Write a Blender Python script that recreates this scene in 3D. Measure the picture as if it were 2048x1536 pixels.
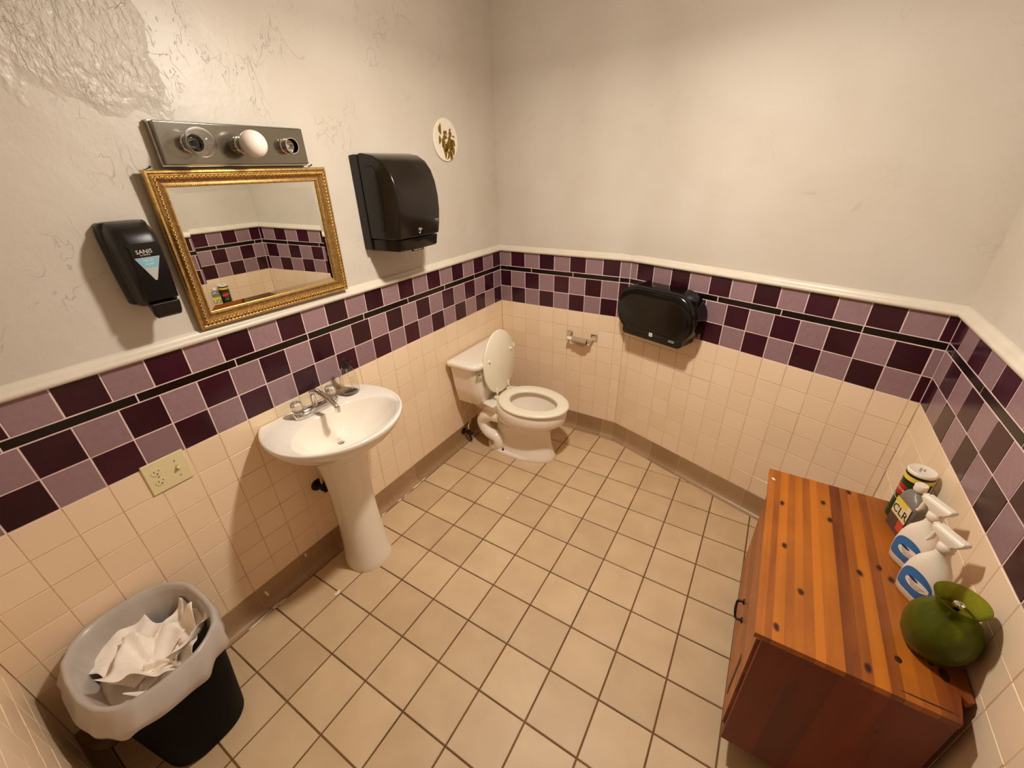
import bpy, bmesh, math, random
from mathutils import Matrix, Vector
random.seed(7)
PI = math.pi
sc = bpy.context.scene
for o in list(bpy.data.objects): bpy.data.objects.remove(o)

# ------------------------------------------------------------------ camera, world, light, exposure
cd = bpy.data.cameras.new('camera'); cam = bpy.data.objects.new('camera', cd); sc.collection.objects.link(cam)
cd.sensor_fit = 'HORIZONTAL'; cd.sensor_width = 36; cd.lens = 14.5162; cd.clip_start = 0.02
cam.matrix_world = Matrix(((0.85382023, -0.22169227, 0.47100279, 1.62026), (0.51993655, 0.40772215, -0.75061883, -2.47333),
                           (-0.02563184, 0.88578507, 0.46338734, 1.74772), (0, 0, 0, 1)))
sc.camera = cam
w = bpy.data.worlds.new('world'); sc.world = w; w.use_nodes = True
w.node_tree.nodes['Background'].inputs[0].default_value = (1.0, .86, .7, 1); w.node_tree.nodes['Background'].inputs[1].default_value = .05
LIGHT = (1.05, -1.25, 2.30)
LAMP_POWER = 36.0   # of the ceiling lamp built below
LAMP_COLOR = (1.0, .93, .83)
sc.view_settings.view_transform = 'Standard'; sc.view_settings.look = 'None'; sc.view_settings.gamma = 1
sc.view_settings.exposure = 0.45
try:
    sc.cycles.max_bounces = 10; sc.cycles.diffuse_bounces = 6; sc.cycles.glossy_bounces = 6; sc.cycles.transmission_bounces = 10
    sc.cycles.sample_clamp_indirect = 6; sc.cycles.caustics_refractive = False; sc.cycles.caustics_reflective = False
except Exception: pass

# ------------------------------------------------------------------ materials
def s2l(c): return tuple((x / 12.92 if x <= .04045 else ((x + .055) / 1.055) ** 2.4) for x in c)
def rgb(r, g, b): return s2l((r / 255, g / 255, b / 255)) + (1,)
MATS = {}
def mat(name, col, rough=.5, metal=0, noise=0, nscale=30, bump=0, bscale=200, trans=0, ior=1.45, coat=0, alpha=1, emit=0, sss=0, spec=None, detail=4, rvar=0):
    if name in MATS: return MATS[name]
    m = bpy.data.materials.new(name); m.use_nodes = True; nt = m.node_tree; b = nt.nodes['Principled BSDF']; N = nt.nodes.new; L = nt.links.new
    b.inputs['Base Color'].default_value = col; b.inputs['Roughness'].default_value = rough; b.inputs['Metallic'].default_value = metal
    b.inputs['Transmission Weight'].default_value = trans; b.inputs['IOR'].default_value = ior; b.inputs['Coat Weight'].default_value = coat
    b.inputs['Alpha'].default_value = alpha
    if spec is not None: b.inputs['Specular IOR Level'].default_value = spec
    if sss: b.inputs['Subsurface Weight'].default_value = sss; b.inputs['Subsurface Radius'].default_value = (.01, .006, .004)
    if emit: b.inputs['Emission Color'].default_value = col; b.inputs['Emission Strength'].default_value = emit
    tc = N('ShaderNodeTexCoord')
    if noise:
        n = N('ShaderNodeTexNoise'); n.inputs['Scale'].default_value = nscale; n.inputs['Detail'].default_value = detail; L(tc.outputs['Object'], n.inputs['Vector'])
        mx = N('ShaderNodeMix'); mx.data_type = 'RGBA'; mx.blend_type = 'MIX'
        mr = N('ShaderNodeMapRange'); mr.inputs[1].default_value = .3; mr.inputs[2].default_value = .7; L(n.outputs['Fac'], mr.inputs[0]); L(mr.outputs[0], mx.inputs[0])
        mx.inputs[6].default_value = tuple(min(1, c * (1 + noise)) for c in col[:3]) + (1,); mx.inputs[7].default_value = tuple(c * (1 - noise) for c in col[:3]) + (1,)
        L(mx.outputs[2], b.inputs['Base Color'])
        if rvar:
            r2 = N('ShaderNodeMapRange'); r2.inputs[1].default_value = .3; r2.inputs[2].default_value = .7; r2.inputs[3].default_value = max(0, rough - rvar); r2.inputs[4].default_value = rough + rvar
            L(n.outputs['Fac'], r2.inputs[0]); L(r2.outputs[0], b.inputs['Roughness'])
    if bump:
        n = N('ShaderNodeTexNoise'); n.inputs['Scale'].default_value = bscale; n.inputs['Detail'].default_value = 4; L(tc.outputs['Object'], n.inputs['Vector'])
        bp = N('ShaderNodeBump'); bp.inputs['Strength'].default_value = bump; bp.inputs['Distance'].default_value = .002; L(n.outputs['Fac'], bp.inputs['Height']); L(bp.outputs[0], b.inputs['Normal'])
    MATS[name] = m; return m

def plaster(name, peel):
    m = bpy.data.materials.new(name); m.use_nodes = True; nt = m.node_tree; b = nt.nodes['Principled BSDF']; N = nt.nodes.new; L = nt.links.new
    tc = N('ShaderNodeTexCoord'); P = tc.outputs['Object']
    def noise(s, d=4, dist=0, vec=P):
        n = N('ShaderNodeTexNoise'); n.inputs['Scale'].default_value = s; n.inputs['Detail'].default_value = d; n.inputs['Distortion'].default_value = dist; L(vec, n.inputs['Vector']); return n.outputs['Fac']
    def mp(v, a, c, d=0, e=1):
        r = N('ShaderNodeMapRange'); r.inputs[1].default_value = a; r.inputs[2].default_value = c; r.inputs[3].default_value = d; r.inputs[4].default_value = e; L(v, r.inputs[0]); return r.outputs[0]
    def mth(op, a, c):
        r = N('ShaderNodeMath'); r.operation = op
        for i, v in enumerate((a, c)):
            if isinstance(v, (int, float)): r.inputs[i].default_value = v
            else: L(v, r.inputs[i])
        return r.outputs[0]
    mx = N('ShaderNodeMix'); mx.data_type = 'RGBA'; L(mp(noise(2.2, 5), .35, .65), mx.inputs[0])
    mx.inputs[6].default_value = rgb(203, 194, 181); mx.inputs[7].default_value = rgb(195, 184, 169)
    # small grey scuffs
    sc_ = mp(noise(9, 6, 1.2), .70, .78); m2 = N('ShaderNodeMix'); m2.data_type = 'RGBA'; L(mth('MULTIPLY', sc_, .28), m2.inputs[0]); L(mx.outputs[2], m2.inputs[6]); m2.inputs[7].default_value = rgb(150, 135, 115)
    L(m2.outputs[2], b.inputs['Base Color']); b.inputs['Roughness'].default_value = .40 if peel else .75; b.inputs['Specular IOR Level'].default_value = .45 if peel else .25
    h = mth('ADD', mth('MULTIPLY', noise(7, 5), .8), mth('MULTIPLY', noise(60, 4), .10))
    # thin raised trowel ridges, sparse
    vs = N('ShaderNodeMapping'); vs.inputs['Scale'].default_value = (3.0, 5.0, 3.4) if peel else (3, 3, 2.4); L(P, vs.inputs['Vector'])
    rid = mth('ABSOLUTE', mth('SUBTRACT', noise(1.6, 4, 2.0, vs.outputs[0]), .5), 0); rid = mp(rid, 0, .006, 1, 0)
    rid = mth('MULTIPLY', rid, mp(noise(5, 2), .52, .62))
    h = mth('ADD', h, mth('MULTIPLY', rid, .22 if peel else .10))
    if peel:
        sx = N('ShaderNodeSeparateXYZ'); L(P, sx.inputs[0])
        # rough skim-coat patch high on the left, with a straight edge beside the light bar
        yy = mth('ADD', sx.outputs[1], mth('MULTIPLY', mth('SUBTRACT', noise(22, 3), .5), .05))
        zz = mth('ADD', sx.outputs[2], mth('MULTIPLY', mth('SUBTRACT', noise(9, 4), .5), .22))
        zr = mth('ADD', zz, mth('MULTIPLY', mth('ADD', sx.outputs[1], 1.77), .24))
        mask = mth('MULTIPLY', mp(yy, -1.745, -1.765), mp(zr, 1.88, 1.99))
        st = N('ShaderNodeMapping'); st.inputs['Scale'].default_value = (1, 1.5, .8); st.inputs['Rotation'].default_value = (.45, 0, 0); L(P, st.inputs['Vector']); SV = st.outputs[0]
        def ridge(sc_, wd, dist, vec):
            r = mth('ABSOLUTE', mth('SUBTRACT', noise(sc_, 5, dist, vec), .5), 0); return mp(r, 0, wd, 1, 0)
        rough = mth('ADD', mth('MULTIPLY', noise(55, 8, .6, SV), 1.5), mth('MULTIPLY', noise(24, 4, .8, SV), 1.2))
        rough = mth('SUBTRACT', rough, mth('MULTIPLY', mth('MULTIPLY', ridge(5.0, .007, .8, SV), mp(noise(4, 2), .46, .60)), .55))
        rough = mth('ADD', rough, mth('MULTIPLY', noise(9, 3), 1.6))
        h = mth('ADD', h, mth('MULTIPLY', mask, rough))
        mid = mth('MULTIPLY', mp(zz, 1.72, 1.95), mp(sx.outputs[1], -.7, -1.5)); lumps = mth('MULTIPLY', mp(noise(26, 5, 2.2, SV), .62, .70), mp(noise(5, 2), .45, .60))
        h = mth('ADD', h, mth('MULTIPLY', mth('MULTIPLY', mid, lumps), .30))
        L(mp(mask, 0, 1, .42, .14), b.inputs['Roughness'])
    bp = N('ShaderNodeBump'); bp.inputs['Strength'].default_value = .9; bp.inputs['Distance'].default_value = .006; L(h, bp.inputs['Height']); L(bp.outputs[0], b.inputs['Normal'])
    return m
M_PLA_L = plaster('skim_coated_plaster', True); M_PLA = plaster('painted_plaster', False)

def tilemat(name, c1, c2, rough, bumpk=.12, mott=8):
    m = bpy.data.materials.new(name); m.use_nodes = True; nt = m.node_tree; b = nt.nodes['Principled BSDF']; N = nt.nodes.new; L = nt.links.new
    tc = N('ShaderNodeTexCoord'); n = N('ShaderNodeTexNoise'); n.inputs['Scale'].default_value = mott; n.inputs['Detail'].default_value = 6; L(tc.outputs['Object'], n.inputs['Vector'])
    at = N('ShaderNodeAttribute'); at.attribute_name = 'tile_tone'
    mr = N('ShaderNodeMapRange'); mr.inputs[1].default_value = .3; mr.inputs[2].default_value = .7; mr.inputs[3].default_value = -.35; mr.inputs[4].default_value = .35; L(n.outputs['Fac'], mr.inputs[0])
    ad = N('ShaderNodeMath'); ad.operation = 'ADD'; ad.use_clamp = True; L(mr.outputs[0], ad.inputs[0]); L(at.outputs['Fac'], ad.inputs[1])
    mx = N('ShaderNodeMix'); mx.data_type = 'RGBA'; L(ad.outputs[0], mx.inputs[0]); mx.inputs[6].default_value = c1; mx.inputs[7].default_value = c2
    g = N('ShaderNodeTexNoise'); g.inputs['Scale'].default_value = 900; g.inputs['Detail'].default_value = 2; L(tc.outputs['Object'], g.inputs['Vector'])
    L(mx.outputs[2], b.inputs['Base Color']); b.inputs['Roughness'].default_value = rough
    g2 = N('ShaderNodeTexNoise'); g2.inputs['Scale'].default_value = 18; L(tc.outputs['Object'], g2.inputs['Vector'])
    am = N('ShaderNodeMath'); am.operation = 'MULTIPLY_ADD'; L(g.outputs['Fac'], am.inputs[0]); am.inputs[1].default_value = .12; L(g2.outputs['Fac'], am.inputs[2])
    bp = N('ShaderNodeBump'); bp.inputs['Strength'].default_value = bumpk; bp.inputs['Distance'].default_value = .003; L(am.outputs[0], bp.inputs['Height']); L(bp.outputs[0], b.inputs['Normal'])
    return m
T_DARK = tilemat('aubergine_glazed_tile', rgb(42, 6, 20), rgb(58, 13, 32), .22, .10)
T_MAUVE = tilemat('mauve_glazed_tile', rgb(134, 106, 111), rgb(146, 117, 121), .27, .08, 60)
T_BLACK = tilemat('black_glazed_tile', rgb(8, 3, 3), rgb(13, 5, 5), .22)
T_CREAM = tilemat('cream_glazed_tile', rgb(234, 209, 176), rgb(240, 216, 186), .28, .10, 3)
T_BASE = tilemat('taupe_base_tile', rgb(150, 118, 84), rgb(164, 132, 98), .38, .1, 6)
T_FLOOR = tilemat('tan_quarry_tile', rgb(190, 162, 126), rgb(208, 181, 144), .52, .22, 7)
G_PURPLE = mat('pinkish_grout', rgb(224, 198, 192), .8, noise=.1, nscale=40)
G_CREAM = mat('cream_wall_grout', rgb(216, 184, 146), .8, noise=.22, nscale=5)
G_FLOOR = mat('dark_floor_grout', rgb(106, 74, 42), .85, noise=.4, nscale=5)
G_BASE = mat('pale_base_grout', rgb(200, 172, 138), .8, noise=.15)
WHITE_P = mat('white_rail_paint', rgb(212, 201, 184), .35, noise=.04, nscale=12, bump=.15, bscale=60)
CHINA = mat('white_vitreous_china', rgb(236, 226, 212), .09, coat=.6, noise=.015, nscale=4)
SEATP = mat('cream_seat_plastic', rgb(236, 228, 206), .25, coat=.2)
CHROME = mat('chrome', (.80, .78, .75, 1), .09, 1)
CHROME2 = mat('worn_chrome', (.60, .56, .50, 1), .22, 1, noise=.15, nscale=30)
PLATE = mat('dull_mirror_steel', (.27, .25, .21, 1), .16, 1, noise=.06, nscale=6)
BLACKP = mat('black_plastic', rgb(20, 15, 12), .33, bump=.12, bscale=900)
BLACKG = mat('black_gloss_plastic', rgb(12, 9, 7), .16)
SMOKE = mat('smoky_black_plastic', rgb(24, 17, 12), .18)
DARKM = mat('dark_corroded_brass', rgb(44, 32, 28), .4, .6, noise=.4, nscale=60)
GLASS = mat('clear_glass', (1, 1, 1, 1), .02, trans=1, ior=1.45)
CLEARP = mat('clear_plastic', (.97, .96, .92, 1), .06, trans=1, ior=1.3)
ACRYL = mat('clear_acrylic', (.97, .94, .88, 1), .08, trans=.92, ior=1.49)
MILK = mat('milk_glass_bulb', rgb(236, 224, 212), .18, sss=.3)
IVORY = mat('ivory_plastic', rgb(226, 212, 166), .35)
IVORYD = mat('dark_slot', rgb(46, 34, 22), .6)
GOLD = mat('antique_gold', (.62, .40, .13, 1), .30, .85, noise=.25, nscale=90)
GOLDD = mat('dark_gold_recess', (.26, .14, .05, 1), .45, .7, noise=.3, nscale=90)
SILVER = mat('mirror_silvering', (.82, .84, .80, 1), .01, 1)
WTEXT = mat('white_print', rgb(214, 206, 194), .5)
GREY_T = mat('grey_print', rgb(150, 138, 124), .5)
LBLUE = mat('pale_blue_label', rgb(112, 168, 188), .4); LGREY = mat('silver_label', rgb(170, 168, 164), .4)
OLIVE = mat('olive_gold_inlay', rgb(128, 100, 18), .3, .3, noise=.2, nscale=60)
ENAMEL = mat('white_enamel', rgb(232, 220, 202), .3)
CARD = mat('grey_cardboard', rgb(168, 142, 116), .8)
BIN = mat('matte_black_bin', rgb(3, 2, 2), .7, spec=.15)
PAPER = mat('white_tissue', rgb(244, 234, 222), .8, noise=.05, nscale=30, bump=.3, bscale=120)
LINER = mat('translucent_liner_film', rgb(186, 176, 168), .28, alpha=.93, noise=.05, nscale=14)
IRON = mat('black_iron', rgb(24, 16, 14), .4, .5)
VINYL = mat('cream_supply_tube', rgb(206, 176, 120), .35)
GREYJ = mat('grey_jug_plastic', rgb(120, 114, 104), .35); REDL = mat('red_label', rgb(206, 70, 50), .4); YELL = mat('yellow_label', rgb(226, 206, 72), .4)
PALEL = mat('pale_label', rgb(222, 212, 168), .4); BRWL = mat('brown_label', rgb(92, 66, 54), .45, noise=.25, nscale=120)
CANG = mat('dark_green_label', rgb(20, 56, 22), .3, noise=.2, nscale=14); CANR = mat('bright_red_label', rgb(186, 26, 22), .35); CANB = mat('can_rim_metal', rgb(56, 44, 30), .3, .6)
WPLA = mat('white_plastic', rgb(232, 222, 204), .35); BLUEL = mat('blue_label', rgb(44, 104, 160), .35, noise=.15, nscale=16); NAVY = mat('navy_print', rgb(40, 40, 90), .4)
BRNP = mat('brown_print', rgb(120, 84, 66), .5)
VASE = mat('green_frosted_glass', rgb(164, 178, 58), .28, trans=.86, ior=1.15, coat=.2, noise=.12, nscale=12)

def pine(name, dark, light, axis):
    m = bpy.data.materials.new(name); m.use_nodes = True; nt = m.node_tree; b = nt.nodes['Principled BSDF']; N = nt.nodes.new; L = nt.links.new
    tc = N('ShaderNodeTexCoord'); at = N('ShaderNodeAttribute'); at.attribute_name = 'tile_tone'
    mp = N('ShaderNodeMapping'); s = [30, 30, 30]; s[axis] = 2.2; mp.inputs['Scale'].default_value = s; L(tc.outputs['Object'], mp.inputs['Vector'])
    off = N('ShaderNodeVectorMath'); off.operation = 'ADD'; L(mp.outputs[0], off.inputs[0])
    sc2 = N('ShaderNodeVectorMath'); sc2.operation = 'SCALE'; cb = N('ShaderNodeCombineXYZ'); L(at.outputs['Fac'], cb.inputs[0]); L(at.outputs['Fac'], cb.inputs[1]); L(at.outputs['Fac'], cb.inputs[2]); L(cb.outputs[0], sc2.inputs[0]); sc2.inputs['Scale'].default_value = 57
    L(sc2.outputs[0], off.inputs[1])
    n = N('ShaderNodeTexNoise'); n.inputs['Scale'].default_value = 1; n.inputs['Detail'].default_value = 6; n.inputs['Distortion'].default_value = .4; L(off.outputs[0], n.inputs['Vector'])
    n2 = N('ShaderNodeTexNoise'); n2.inputs['Scale'].default_value = 7; n2.inputs['Detail'].default_value = 3; L(tc.outputs['Object'], n2.inputs['Vector'])
    r = N('ShaderNodeValToRGB'); e = r.color_ramp.elements; e[0].position = .25; e[0].color = dark; e[1].position = .8; e[1].color = light
    a1 = N('ShaderNodeMath'); a1.operation = 'MULTIPLY_ADD'; L(n.outputs['Fac'], a1.inputs[0]); a1.inputs[1].default_value = .42
    a2 = N('ShaderNodeMath'); a2.operation = 'MULTIPLY_ADD'; L(at.outputs['Fac'], a2.inputs[0]); a2.inputs[1].default_value = .62; a3 = N('ShaderNodeMath'); a3.operation = 'MULTIPLY'; L(n2.outputs['Fac'], a3.inputs[0]); a3.inputs[1].default_value = .22
    L(a3.outputs[0], a2.inputs[2]); L(a2.outputs[0], a1.inputs[2]); L(a1.outputs[0], r.inputs[0])
    # knots
    mk = N('ShaderNodeMapping'); k = [15, 15, 15]; k[axis] = 9; mk.inputs['Scale'].default_value = k; mk.inputs['Location'].default_value = (.3, .9, .1); L(tc.outputs['Object'], mk.inputs['Vector'])
    vo = N('ShaderNodeTexVoronoi'); vo.inputs['Scale'].default_value = 1
    if axis == 1: vo.voronoi_dimensions = '2D'
    nk = N('ShaderNodeTexNoise'); nk.inputs['Scale'].default_value = 30; L(tc.outputs['Object'], nk.inputs['Vector'])
    wv = N('ShaderNodeMix'); wv.data_type = 'RGBA'; wv.blend_type = 'LINEAR_LIGHT'; wv.inputs[0].default_value = .06; L(mk.outputs[0], wv.inputs[6]); L(nk.outputs['Color'], wv.inputs[7]); L(wv.outputs[2], vo.inputs['Vector'])
    kr = N('ShaderNodeMapRange'); kr.inputs[1].default_value = .07; kr.inputs[2].default_value = .15; kr.inputs[3].default_value = 1; kr.inputs[4].default_value = 0; L(vo.outputs['Distance'], kr.inputs[0])
    sp = N('ShaderNodeSeparateColor'); L(vo.outputs['Color'], sp.inputs[0]); gt = N('ShaderNodeMath'); gt.operation = 'GREATER_THAN'; L(sp.outputs[0], gt.inputs[0]); gt.inputs[1].default_value = .62
    km = N('ShaderNodeMath'); km.operation = 'MULTIPLY'; L(kr.outputs[0], km.inputs[0]); L(gt.outputs[0], km.inputs[1])
    mx = N('ShaderNodeMix'); mx.data_type = 'RGBA'; L(km.outputs[0], mx.inputs[0]); L(r.outputs[0], mx.inputs[6]); mx.inputs[7].default_value = tuple(c * .35 for c in dark[:3]) + (1,)
    L(mx.outputs[2], b.inputs['Base Color']); b.inputs['Roughness'].default_value = .46; b.inputs['Coat Weight'].default_value = .08; b.inputs['Coat Roughness'].default_value = .2
    bp = N('ShaderNodeBump'); bp.inputs['Strength'].default_value = .15; bp.inputs['Distance'].default_value = .002; L(n.outputs['Fac'], bp.inputs['Height']); L(bp.outputs[0], b.inputs['Normal'])
    return m
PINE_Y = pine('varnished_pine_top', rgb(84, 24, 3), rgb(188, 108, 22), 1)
PINE_Z_SHADE = pine('varnished_pine_side_shaded', rgb(72, 14, 3), rgb(126, 46, 10), 2)  # same pine as the top, side shade put into a darker ramp
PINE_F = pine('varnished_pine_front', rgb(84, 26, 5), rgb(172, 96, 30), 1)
MATS['gouge_gap'] = mat('dark_gouge_and_gap', rgb(52, 18, 6), .5)

# ------------------------------------------------------------------ mesh helpers
class MB:
    def __init__(s): s.bm = bmesh.new(); s.mi = 0; s.tone = .5; s.lay = s.bm.faces.layers.float.new('tt')
    def face(s, vs):
        try: f = s.bm.faces.new(vs)
        except ValueError: return None
        f.material_index = s.mi; f[s.lay] = s.tone; return f
    def v(s, p): return s.bm.verts.new(p)
    def box(s, x0, x1, y0, y1, z0, z1, m=None):
        P = [(x, y, z) for x in (x0, x1) for y in (y0, y1) for z in (z0, z1)]
        if m: P = [m @ Vector(p) for p in P]
        V = [s.v(p) for p in P]
        for q in ((0, 1, 3, 2), (4, 6, 7, 5), (0, 4, 5, 1), (2, 3, 7, 6), (0, 2, 6, 4), (1, 5, 7, 3)): s.face([V[i] for i in q])
    def loft(s, rings, closed=True, cap0=False, cap1=False):
        R = [[s.v(p) for p in r] for r in rings]
        for a, b in zip(R, R[1:]):
            n = len(a)
            for i in range(n if closed else n - 1):
                j = (i + 1) % n; s.face([a[i], a[j], b[j], b[i]])
        if cap0: s.face(list(reversed(R[0])))
        if cap1: s.face(R[-1])
        return R
    def lathe(s, prof, n=32, m=None, cap0=False, cap1=False):
        m = m or Matrix()
        rings = [[m @ Vector((max(r, 1e-5) * math.cos(2 * PI * i / n), max(r, 1e-5) * math.sin(2 * PI * i / n), z)) for i in range(n)] for r, z in prof]
        s.loft(rings, True, cap0, cap1)
    def tube(s, pts, r, n=12, cap=True):
        pts = [Vector(p) for p in pts]; rs = r if isinstance(r, (list, tuple)) else [r] * len(pts)
        up = Vector((0, 0, 1)); rings = []; prev = None
        for i, p in enumerate(pts):
            t = (pts[min(i + 1, len(pts) - 1)] - pts[max(i - 1, 0)]).normalized()
            if prev is None:
                a = t.cross(up); a = a if a.length > .1 else t.cross(Vector((1, 0, 0)))
            else: a = prev - t * prev.dot(t)
            a.normalize(); prev = a; b = t.cross(a)
            rings.append([p + rs[i] * (a * math.cos(2 * PI * k / n) + b * math.sin(2 * PI * k / n)) for k in range(n)])
        s.loft(rings, True, cap, cap)
    def prism(s, poly, z0, z1, m=None):
        m = m or Matrix(); A = [s.v(m @ Vector((x, y, z0))) for x, y in poly]; B = [s.v(m @ Vector((x, y, z1))) for x, y in poly]; n = len(A)
        for i in range(n): s.face([A[i], A[(i + 1) % n], B[(i + 1) % n], B[i]])
        s.face(list(reversed(A))); s.face(B)
    def ball(s, c, r, m=None, n=20):
        rx, ry, rz = r if isinstance(r, (tuple, list)) else (r, r, r); m = m or Matrix()
        rings = [[m @ Vector((c[0] + rx * math.sin(a) * math.cos(t), c[1] + ry * math.sin(a) * math.sin(t), c[2] + rz * math.cos(a))) for t in [2 * PI * i / n for i in range(n)]]
                 for a in [PI * (k / (n // 2)) for k in range(n // 2 + 1)]]
        rings[0] = [p + Vector((1e-6 * i, 0, 0)) for i, p in enumerate(rings[0])]
        s.loft(rings, True)
def spline(pts, k=8):
    P = [Vector(p) for p in pts]; out = []
    for i in range(len(P) - 1):
        a, b, c, d = P[max(i - 1, 0)], P[i], P[i + 1], P[min(i + 2, len(P) - 1)]
        for j in range(k):
            t = j / k; out.append(.5 * ((2 * b) + (c - a) * t + (2 * a - 5 * b + 4 * c - d) * t * t + (3 * b - a - 3 * c + d) * t ** 3))
    return out + [P[-1]]
def obj(name, mb, mats, parent=None, bevel=0, sharp=38, seg=2, sub=0, solid=0, recalc=True):
    bm = mb.bm
    bmesh.ops.remove_doubles(bm, verts=bm.verts, dist=1e-5)
    if recalc: bmesh.ops.recalc_face_normals(bm, faces=bm.faces)
    th = math.radians(sharp)
    for e in bm.edges:
        e.smooth = len(e.link_faces) == 1 or (len(e.link_faces) == 2 and e.calc_face_angle(0) <= th)
    for f in bm.faces: f.smooth = True
    me = bpy.data.meshes.new(name); tones = [f[mb.lay] for f in bm.faces]; bm.to_mesh(me); bm.free()
    a = me.attributes.new('tile_tone', 'FLOAT', 'FACE'); a.data.foreach_set('value', tones)
    for m in (mats if isinstance(mats, (list, tuple)) else [mats]): me.materials.append(m)
    o = bpy.data.objects.new(name, me); sc.collection.objects.link(o)
    if parent is not None: o.parent = parent
    if solid: md = o.modifiers.new('solid', 'SOLIDIFY'); md.thickness = solid; md.offset = -1
    if bevel:
        md = o.modifiers.new('bevel', 'BEVEL'); md.width = bevel; md.segments = seg; md.limit_method = 'ANGLE'; md.angle_limit = math.radians(30)
        md.harden_normals = True
    if sub: md = o.modifiers.new('sub', 'SUBSURF'); md.levels = sub; md.render_levels = sub
    return o
def thing(name, label, cat, loc=(0, 0, 0), m=None, group=None):
    o = bpy.data.objects.new(name, None); sc.collection.objects.link(o); o.empty_display_size = .05
    o.matrix_world = m if m is not None else Matrix.Translation(loc); tag(o, label, cat, group); return o
def tag(o, label, cat, group=None):
    o['label'] = label; o['category'] = cat
    if group: o['group'] = group
    return o
def struct(o): o['kind'] = 'structure'; return o
def frame(org, u):   # u along the wall to the right as seen from the room, v up, w into the room
    u = Vector((u[0], u[1], 0)).normalized(); v = Vector((0, 0, 1)); w_ = u.cross(v)
    m = Matrix((u, v, w_)).transposed().to_4x4(); m.translation = Vector(org); return m
def text(s, size, m, material, parent, name='lettering', align='CENTER', ext=.0002, sx=1):
    c = bpy.data.curves.new('t', 'FONT'); c.body = s; c.size = size; c.extrude = ext; c.align_x = align; c.align_y = 'CENTER'; c.resolution_u = 2
    t = bpy.data.objects.new('t', c); sc.collection.objects.link(t); dg = bpy.context.evaluated_depsgraph_get()
    me = bpy.data.meshes.new_from_object(t.evaluated_get(dg)); bpy.data.objects.remove(t)
    me.transform(m @ Matrix.Diagonal((sx, 1, 1, 1))); me.materials.clear(); me.materials.append(material)
    o = bpy.data.objects.new(name, me); sc.collection.objects.link(o); o.parent = parent; return o
def text_cyl(s, size, r, ang, z, material, parent, tilt=0, name='lettering'):
    c = bpy.data.curves.new('t', 'FONT'); c.body = s; c.size = size; c.extrude = .0002; c.align_x = 'CENTER'; c.align_y = 'CENTER'; c.resolution_u = 2
    t = bpy.data.objects.new('t', c); sc.collection.objects.link(t); dg = bpy.context.evaluated_depsgraph_get()
    me = bpy.data.meshes.new_from_object(t.evaluated_get(dg)); bpy.data.objects.remove(t)
    for v in me.vertices:
        x, y, zz = v.co; x, y = x * math.cos(tilt) - y * math.sin(tilt), x * math.sin(tilt) + y * math.cos(tilt)
        a = ang + x / r; v.co = ((r + zz + .0004) * math.cos(a), (r + zz + .0004) * math.sin(a), z + y)
    me.materials.clear(); me.materials.append(material); o = bpy.data.objects.new(name, me); sc.collection.objects.link(o); o.parent = parent; return o

# ------------------------------------------------------------------ room plan
T = .11; S = .0311; BH = .1255
ZC = BH + 7 * T; ZS0 = ZC + 2 * T; ZS1 = ZS0 + S; ZTOP = ZS1 + T
AN = -.3461454664
C0 = Vector((0, 0, 0)); C1 = Vector((.92, 0, 0)); C2 = C1 + 1.3978 * Vector((math.cos(AN), math.sin(AN), 0)); XR = C2.x
C3 = Vector((XR, -2.675, 0)); C4 = Vector((0, -2.675, 0)); CEIL = 2.62
WALLS = {  # name: start (left end as seen from the room), end
 'left': (C4, C0), 'back': (C0, C1), 'back_right': (C1, C2), 'right': (C2, C3), 'front': (C3, C4)}
def vlines(L, ph): 
    out = []; x = ph
    while x < L - .004: 
        if x > .004: out.append(x)
        x += T
    return out
def tiles(mb, us, v0, v1, parity, dark, light, gap, L):
    ee = [0] + us + [L]
    for i in range(len(ee) - 1):
        a, b = ee[i] + gap / 2, ee[i + 1] - gap / 2
        if b - a < .004: continue
        mb.mi = dark if (i + parity) % 2 else light; mb.tone = random.random()
        one(mb, a, b, v0 + gap / 2, v1 - gap / 2)
def one(mb, a, b, c, d, ch=.0013, t=.0018):
    tx, ty = random.uniform(-.0005, .0005), random.uniform(-.0005, .0005)
    m = mb.m; P = lambda u, v, w_: m @ Vector((u, v, w_))
    lo = [P(a, c, -t), P(b, c, -t), P(b, d, -t), P(a, d, -t)]
    hi = [P(a + ch, c + ch, -tx - ty), P(b - ch, c + ch, tx - ty), P(b - ch, d - ch, tx + ty), P(a + ch, d - ch, -tx + ty)]
    A = [mb.v(p) for p in lo]; B = [mb.v(p) for p in hi]; mb.face(B)
    for i in range(4): mb.face([A[i], A[(i + 1) % 4], B[(i + 1) % 4], B[i]])
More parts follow.
